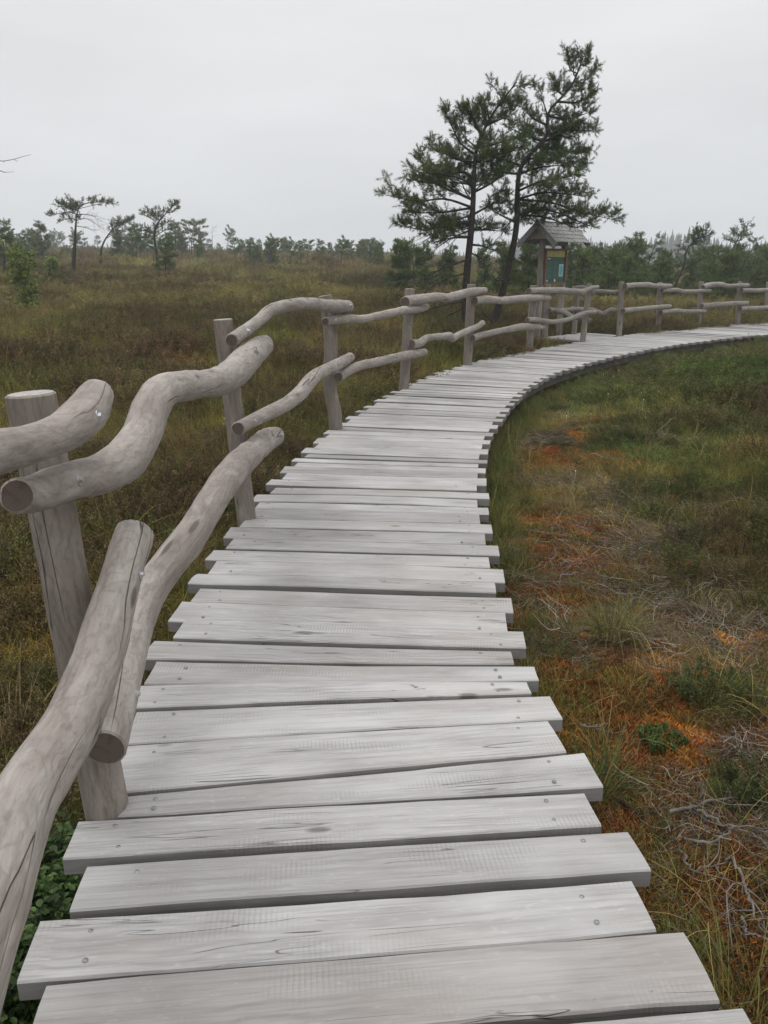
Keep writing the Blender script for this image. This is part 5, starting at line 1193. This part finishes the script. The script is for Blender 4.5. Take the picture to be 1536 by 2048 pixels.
    sc = s_[i] * r.uniform(.7, 1.35, i.sum()) * np.where(z['bare'][i] > .4, .6, 1) * 1.12
    scatter('heather', 'heather', 'brown and dark green heather covering the hummocks', P[i], sc, jitter(c, r, .26, .07), .2, sc * np.where(z['dist'][i] > 24, .6, 1.) * lowe[i] * (.55 + 1.0 * fbm(x[i] * .9, y[i] * .9, 2, 91)))
    # longer green grass along both edges of the deck
    ss = np.r_[r.uniform(1.0, 6, 330), r.uniform(6, 21, 1500)]; sd_ = np.where(r.uniform(0, 1, len(ss)) < .6, 1, -1); E = []
    for q, d_ in zip(ss, sd_):
        c_, t_, n_ = frame(q); w_ = cross_curve(c_, n_ * d_, RC if d_ > 0 else LC); w_ = .8 if w_ is None else abs(w_)
        E.append((*(c_ + n_ * d_ * (w_ + abs(r.normal(0, .13)) + .02)), q, d_))
    E = np.array(E); kk = (r.uniform(0, 1, len(E)) < .25 + .9 * fbm(E[:, 2] * 1.3, E[:, 3] * 5, 2, 95)) & ~((E[:, 3] < 0) & (E[:, 2] > 17)); E = E[kk]; ne = len(E)
    ce = mixc(ne, (.060, .080, .026), [((r.uniform(0, 1, ne) < .35) * .8, (.10, .10, .035)), ((r.uniform(0, 1, ne) < .12) * .9, (.20, .15, .07))])
    scatter('edge_grass', 'grass', 'dark green grass fringing both edges of the boardwalk', np.c_[E[:, 0], E[:, 1], ground_z(E[:, 0], E[:, 1])], r.uniform(.6, 1.0, ne) * np.where(E[:, 2] < 6, .8, 1), jitter(ce, r, .22, .08), .2)
    # twig litter
    i = k_t; c = mixc(i.sum(), (.105, .086, .076), [((r.uniform(0, 1, i.sum()) < .2) * 1., (.17, .148, .135)), ((r.uniform(0, 1, i.sum()) < .4) * 1., (.045, .033, .027))])
    sc = np.minimum(s_[i], 1.1) * r.uniform(.7, 1.25, i.sum()); scatter('dry_twigs', 'twig', 'grey tangle of dry heather twigs lying on bare peat', P[i] + [0, 0, .008], sc, jitter(c, r, .25, .05), .15)
    xs, ys = ring_pts(5200, 1.2, 9, 404, 48); zz = zones(xs, ys); kk = (r.uniform(0, 1, len(xs)) < np.clip(zz['twig'] * .75 + zz['bare'] * .04 + .01, 0, 1)) & (zz['edge'] > .1); xs, ys = xs[kk], ys[kk]
    c = mixc(len(xs), (.11, .09, .078), [((r.uniform(0, 1, len(xs)) < .15) * 1., (.19, .168, .15)), ((r.uniform(0, 1, len(xs)) < .4) * 1., (.045, .033, .026))])
    scatter('twig_litter', 'twig', 'thin bleached twigs strewn over the bare ground', np.c_[xs, ys, ground_z(xs, ys) + .012], r.uniform(.6, 1.15, len(xs)), jitter(c, r, .25, .05), .2)
    # moss
    xs, ys = ring_pts(42000, .8, 10, 505, 52); zz = zones(xs, ys); w = np.maximum(zz['red'], zz['orange']); kk = (r.uniform(0, 1, len(xs)) < np.clip(w * 1.3, 0, 1)) & (zz['edge'] > .06); xs, ys = xs[kk], ys[kk]; o_ = zz['orange'][kk]; nn = len(xs)
    c = mixc(nn, (.175, .066, .025), [((r.uniform(0, 1, nn) < .3) * 1., (.125, .072, .028)), (sstep(.35, .7, o_ + r.normal(0, .12, nn)) * .9, (.30, .135, .035)), ((r.uniform(0, 1, nn) < .1) * .8, (.085, .085, .026))])
    scatter('peat_moss', 'moss', 'rust red and orange peat moss cushions', np.c_[xs, ys, ground_z(xs, ys) + .004], r.uniform(.8, 1.5, nn), jitter(c, r, .22, .06), .15)
    # short grass over bare ground, thin
    xs, ys = ring_pts(9000, .8, 10, 606, 56); zz = zones(xs, ys); kk = (r.uniform(0, 1, len(xs)) < np.clip(.16 + .45 * fbm(xs * 1.7, ys * 1.7, 2, 71) - .5 * zz['red'] - .4 * zz['orange'] - .3 * zz['twig'], 0, 1)) & (zz['edge'] > .03); xs, ys = xs[kk], ys[kk]; nn = len(xs)
    c = mixc(nn, (.135, .115, .042), [((r.uniform(0, 1, nn) < .3) * .8, (.24, .175, .085)), ((r.uniform(0, 1, nn) < .35) * .8, (.075, .092, .028))])
    sc = r.uniform(.45, .95, nn); scatter('short_grass', 'grass', 'short yellow green grass coming up through moss and litter', np.c_[xs, ys, ground_z(xs, ys)], sc, jitter(c, r, .22, .08), .25)
    # pale dry stems arching over the heath
    xs, ys = np.concatenate([ring_pts(520, 2, 10, 811, 50), ring_pts(1500, 10, 34, 812, 44)], axis=1); zz = zones(xs, ys); kk = (zz['edge'] > .15) & (r.uniform(0, 1, len(xs)) < .25 + .8 * zz['olive']) & (fbm(xs * .8, ys * .8, 2, 97) > .42); xs, ys = xs[kk], ys[kk]; nn = len(xs)
    c = mixc(nn, (.20, .165, .085), [((r.uniform(0, 1, nn) < .3) * 1., (.13, .13, .045)), ((r.uniform(0, 1, nn) < .25) * 1., (.30, .255, .16))])
    scatter('straw_stems', 'straw', 'pale dry grass stems arching over the heath', np.c_[xs, ys, ground_z(xs, ys)], r.uniform(.6, 1.05, nn), jitter(c, r, .2, .06), .2)
    # bilberry beside the near left corner of the deck
    bc = [(at_z(px, py, -.2)[:2], rad) for px, py, rad in ((30, 1830, .28), (70, 1760, .2), (15, 1950, .25), (40, 2040, .25), (60, 1870, .15), (-60, 1900, .3))]
    Q = []
    for (cx_, cy_), rad in bc:
        for _ in range(int(300 * rad)): a = r.uniform(0, 6.283); q = rad * math.sqrt(r.random()); Q.append((cx_ + q * math.cos(a), cy_ + q * math.sin(a)))
    Q = np.array(Q); zz = zones(Q[:, 0], Q[:, 1]); Q = Q[(zz['edge'] > .0)]; nn = len(Q)
    scatter('bilberry', 'berry', 'glossy dark green bilberry leaves beside the near left planks', np.c_[Q, ground_z(Q[:, 0], Q[:, 1])], r.uniform(.45, 1.2, nn), np.clip(.95 * np.ones((nn, 3)) * np.exp(r.normal(0, .3, (nn, 1))), .3, 1.7), .2)
    # cotton grass heads, tiny pale dots
    xs, ys = ring_pts(420, 6, 24, 707, 44); zz = zones(xs, ys); kk = zz['edge'] > .3; xs, ys = xs[kk], ys[kk]; gz_ = ground_z(xs, ys); mb = MB()
    for a, b, c_ in zip(xs, ys, gz_):
        p = np.array([a, b, c_ + r.uniform(.12, .24)]); th = np.linspace(0, 6.283, 5, endpoint=False); q = .007
        V = [p + [0, 0, q * 1.2]] + [p + [q * math.cos(t), q * math.sin(t), 0] for t in th] + [p - [0, 0, q]]
        mb.add(V, [[0, 1 + i, 1 + (i + 1) % 5] for i in range(5)] + [[6, 1 + (i + 1) % 5, 1 + i] for i in range(5)])
        mb.add([p, p + [.0012, 0, 0], [a + .0012, b, c_ - .02], [a, b, c_ - .02]], [[0, 1, 2, 3]])
    o = mb.build('cotton_grass', M_COTTON); tag(o, 'tiny white cotton grass heads dotted over the bog', 'cotton grass', kind='stuff')
cover()

# a few plants and sticks one can single out
def branch(name, label, pts, rad, twn, seed, mat=M_GREYWOOD):
    r = np.random.default_rng(seed); W3 = []
    for x, y in pts: p = at_z(x, y, -.22); p[2] = float(ground_z(np.array([p[0]]), np.array([p[1]]))[0]) + .035 + r.uniform(0, .02); W3.append(p)
    mb = MB(); Q = catmull(W3, 22) + r.normal(0, .004, (22, 3)); tube(mb, Q, np.linspace(rad, rad * .4, 22), 7, seed=seed, bump=.1)
    for k in range(twn):
        i = int(r.uniform(5, 20)); d = Q[i + 1] - Q[i - 1]; d /= np.linalg.norm(d); d = d + r.normal(0, .6, 3) * [1, 1, .35]; l_ = r.uniform(.08, .25)
        tube(mb, catmull([Q[i], Q[i] + d * l_ * .5 + r.normal(0, .015, 3), Q[i] + d * l_ + r.normal(0, .02, 3)], 6), np.linspace(rad * .5, rad * .25, 6), 5)
    o = mb.build(name, mat); return tag(o, label, 'branch', 'bleached dry branches on the ground')
branch('dry_branch', 'long bleached branch curving up from the right edge above the dark twigs', [(1340, 1600), (1420, 1582), (1480, 1572), (1560, 1580)], .007, 5, 1)
branch('dry_branch', 'bleached branch lying below the topmost one, sloping down to the right', [(1360, 1645), (1430, 1660), (1480, 1640), (1550, 1660)], .006, 5, 2)
branch('dry_branch', 'forked pale branch curving down near the right edge', [(1465, 1690), (1490, 1730), (1510, 1790), (1530, 1830)], .006, 5, 3)
branch('dry_branch', 'thin grey branch on red moss left of the forked pale branch', [(1365, 1675), (1390, 1710), (1430, 1712), (1470, 1745)], .005, 4, 4)
branch('dry_branch', 'short white stick on red moss near the middle planks', [(1165, 1432), (1190, 1436), (1218, 1428)], .005, 1, 5)
branch('dry_branch', 'dark curved branch standing off the grey twig bed', [(1400, 1600), (1440, 1625), (1500, 1650), (1560, 1690)], .006, 5, 6)
branch('dry_branch', 'pale crooked stick at the lower right below the forked branch', [(1490, 1800), (1505, 1835), (1550, 1850)], .005, 3, 7)
def tussock(px, py, label, n, lmin, lmax, col, seed, spread=.06, group='grass tussocks', cat='grass tussock', name='grass_tussock'):
    p = at_z(px, py, -.24); p[2] = float(ground_z(np.array([p[0]]), np.array([p[1]]))[0]); r = np.random.default_rng(seed)
    v, f, t = blades(r, n, spread, lmin, lmax, .0034, .5, 1.5, 6)
    m = mat_leaf('tussock_blades', [(0, tuple(c * .5 for c in col)), (1, tuple(min(1, c * 1.9) for c in col)), (.5, col)], False, .6, .25)
    me = fast_mesh(name, v, f, [m], t, nv=4); o = bpy.data.objects.new(name, me); SC.collection.objects.link(o); o.location = tuple(p); tag(o, label, cat, group)
tussock(1228, 1262, 'yellow green grass tussock standing out on the red moss', 420, .14, .34, (.115, .115, .034), 1, .10)
tussock(1195, 1545, 'green grass tussock pushing out beside the long near plank on the right', 260, .12, .26, (.062, .090, .026), 2, .08)
tussock(1130, 1015, 'straw coloured grass tussock between twigs and red moss', 220, .12, .26, (.16, .12, .05), 3, .08)
tussock(30, 1475, 'tuft of long straw coloured grass left of the nearest post', 70, .25, .5, (.26, .19, .095), 4, .07)
tussock(1500, 2010, 'clump of long arching green grass in the lower right corner', 120, .2, .42, (.12, .12, .035), 5, .10)
def bush(px, py, label, sc, col, seed):
    p = at_z(px, py, -.24); p[2] = float(ground_z(np.array([p[0]]), np.array([p[1]]))[0]); v, f, t = heather(np.random.default_rng(seed), 60, .17 * sc, .010, 150, .17 * sc)
    m = mat_leaf('bush_sprigs', [(0, tuple(c * .45 for c in col)), (1, tuple(c * 1.7 for c in col)), (.5, col)], False, .7, .12)
    me = fast_mesh('heather_bush', v, f, [m], t, nv=4); o = bpy.data.objects.new('heather_bush', me); SC.collection.objects.link(o); o.location = tuple(p); tag(o, label, 'heather', 'single heather bushes')
bush(1425, 1400, 'dark green heather bush beside the grey twig heap on the right', .75, (.085, .105, .040), 1)
bush(1322, 1470, 'tiny bright green heather bush on the orange moss', .4, (.09, .13, .04), 2)
bush(1520, 1575, 'dark green heather bush at the right edge above the bleached branches', .75, (.08, .10, .038), 3)

# ------------------------------------------------------------------ the air
mb = MB(); box(mb, (0, 0, 14.0), (1, 0, 0), (0, 1, 0), (0, 0, 1), 650, 650, 16.5)
k = bpy.data.materials.new('haze'); k.use_nodes = True; t = k.node_tree; t.nodes.clear(); ou = t.nodes.new('ShaderNodeOutputMaterial'); pv = t.nodes.new('ShaderNodeVolumePrincipled')
pv.inputs['Color'].default_value = (.93, .96, 1.0, 1); pv.inputs['Density'].default_value = .0011; pv.inputs['Anisotropy'].default_value = .2
t.links.new(pv.outputs[0], ou.inputs['Volume'])
o = mb.build('haze', k); tag(o, 'pale damp haze over the bog', 'haze', kind='stuff'); o.display_type = 'WIRE'
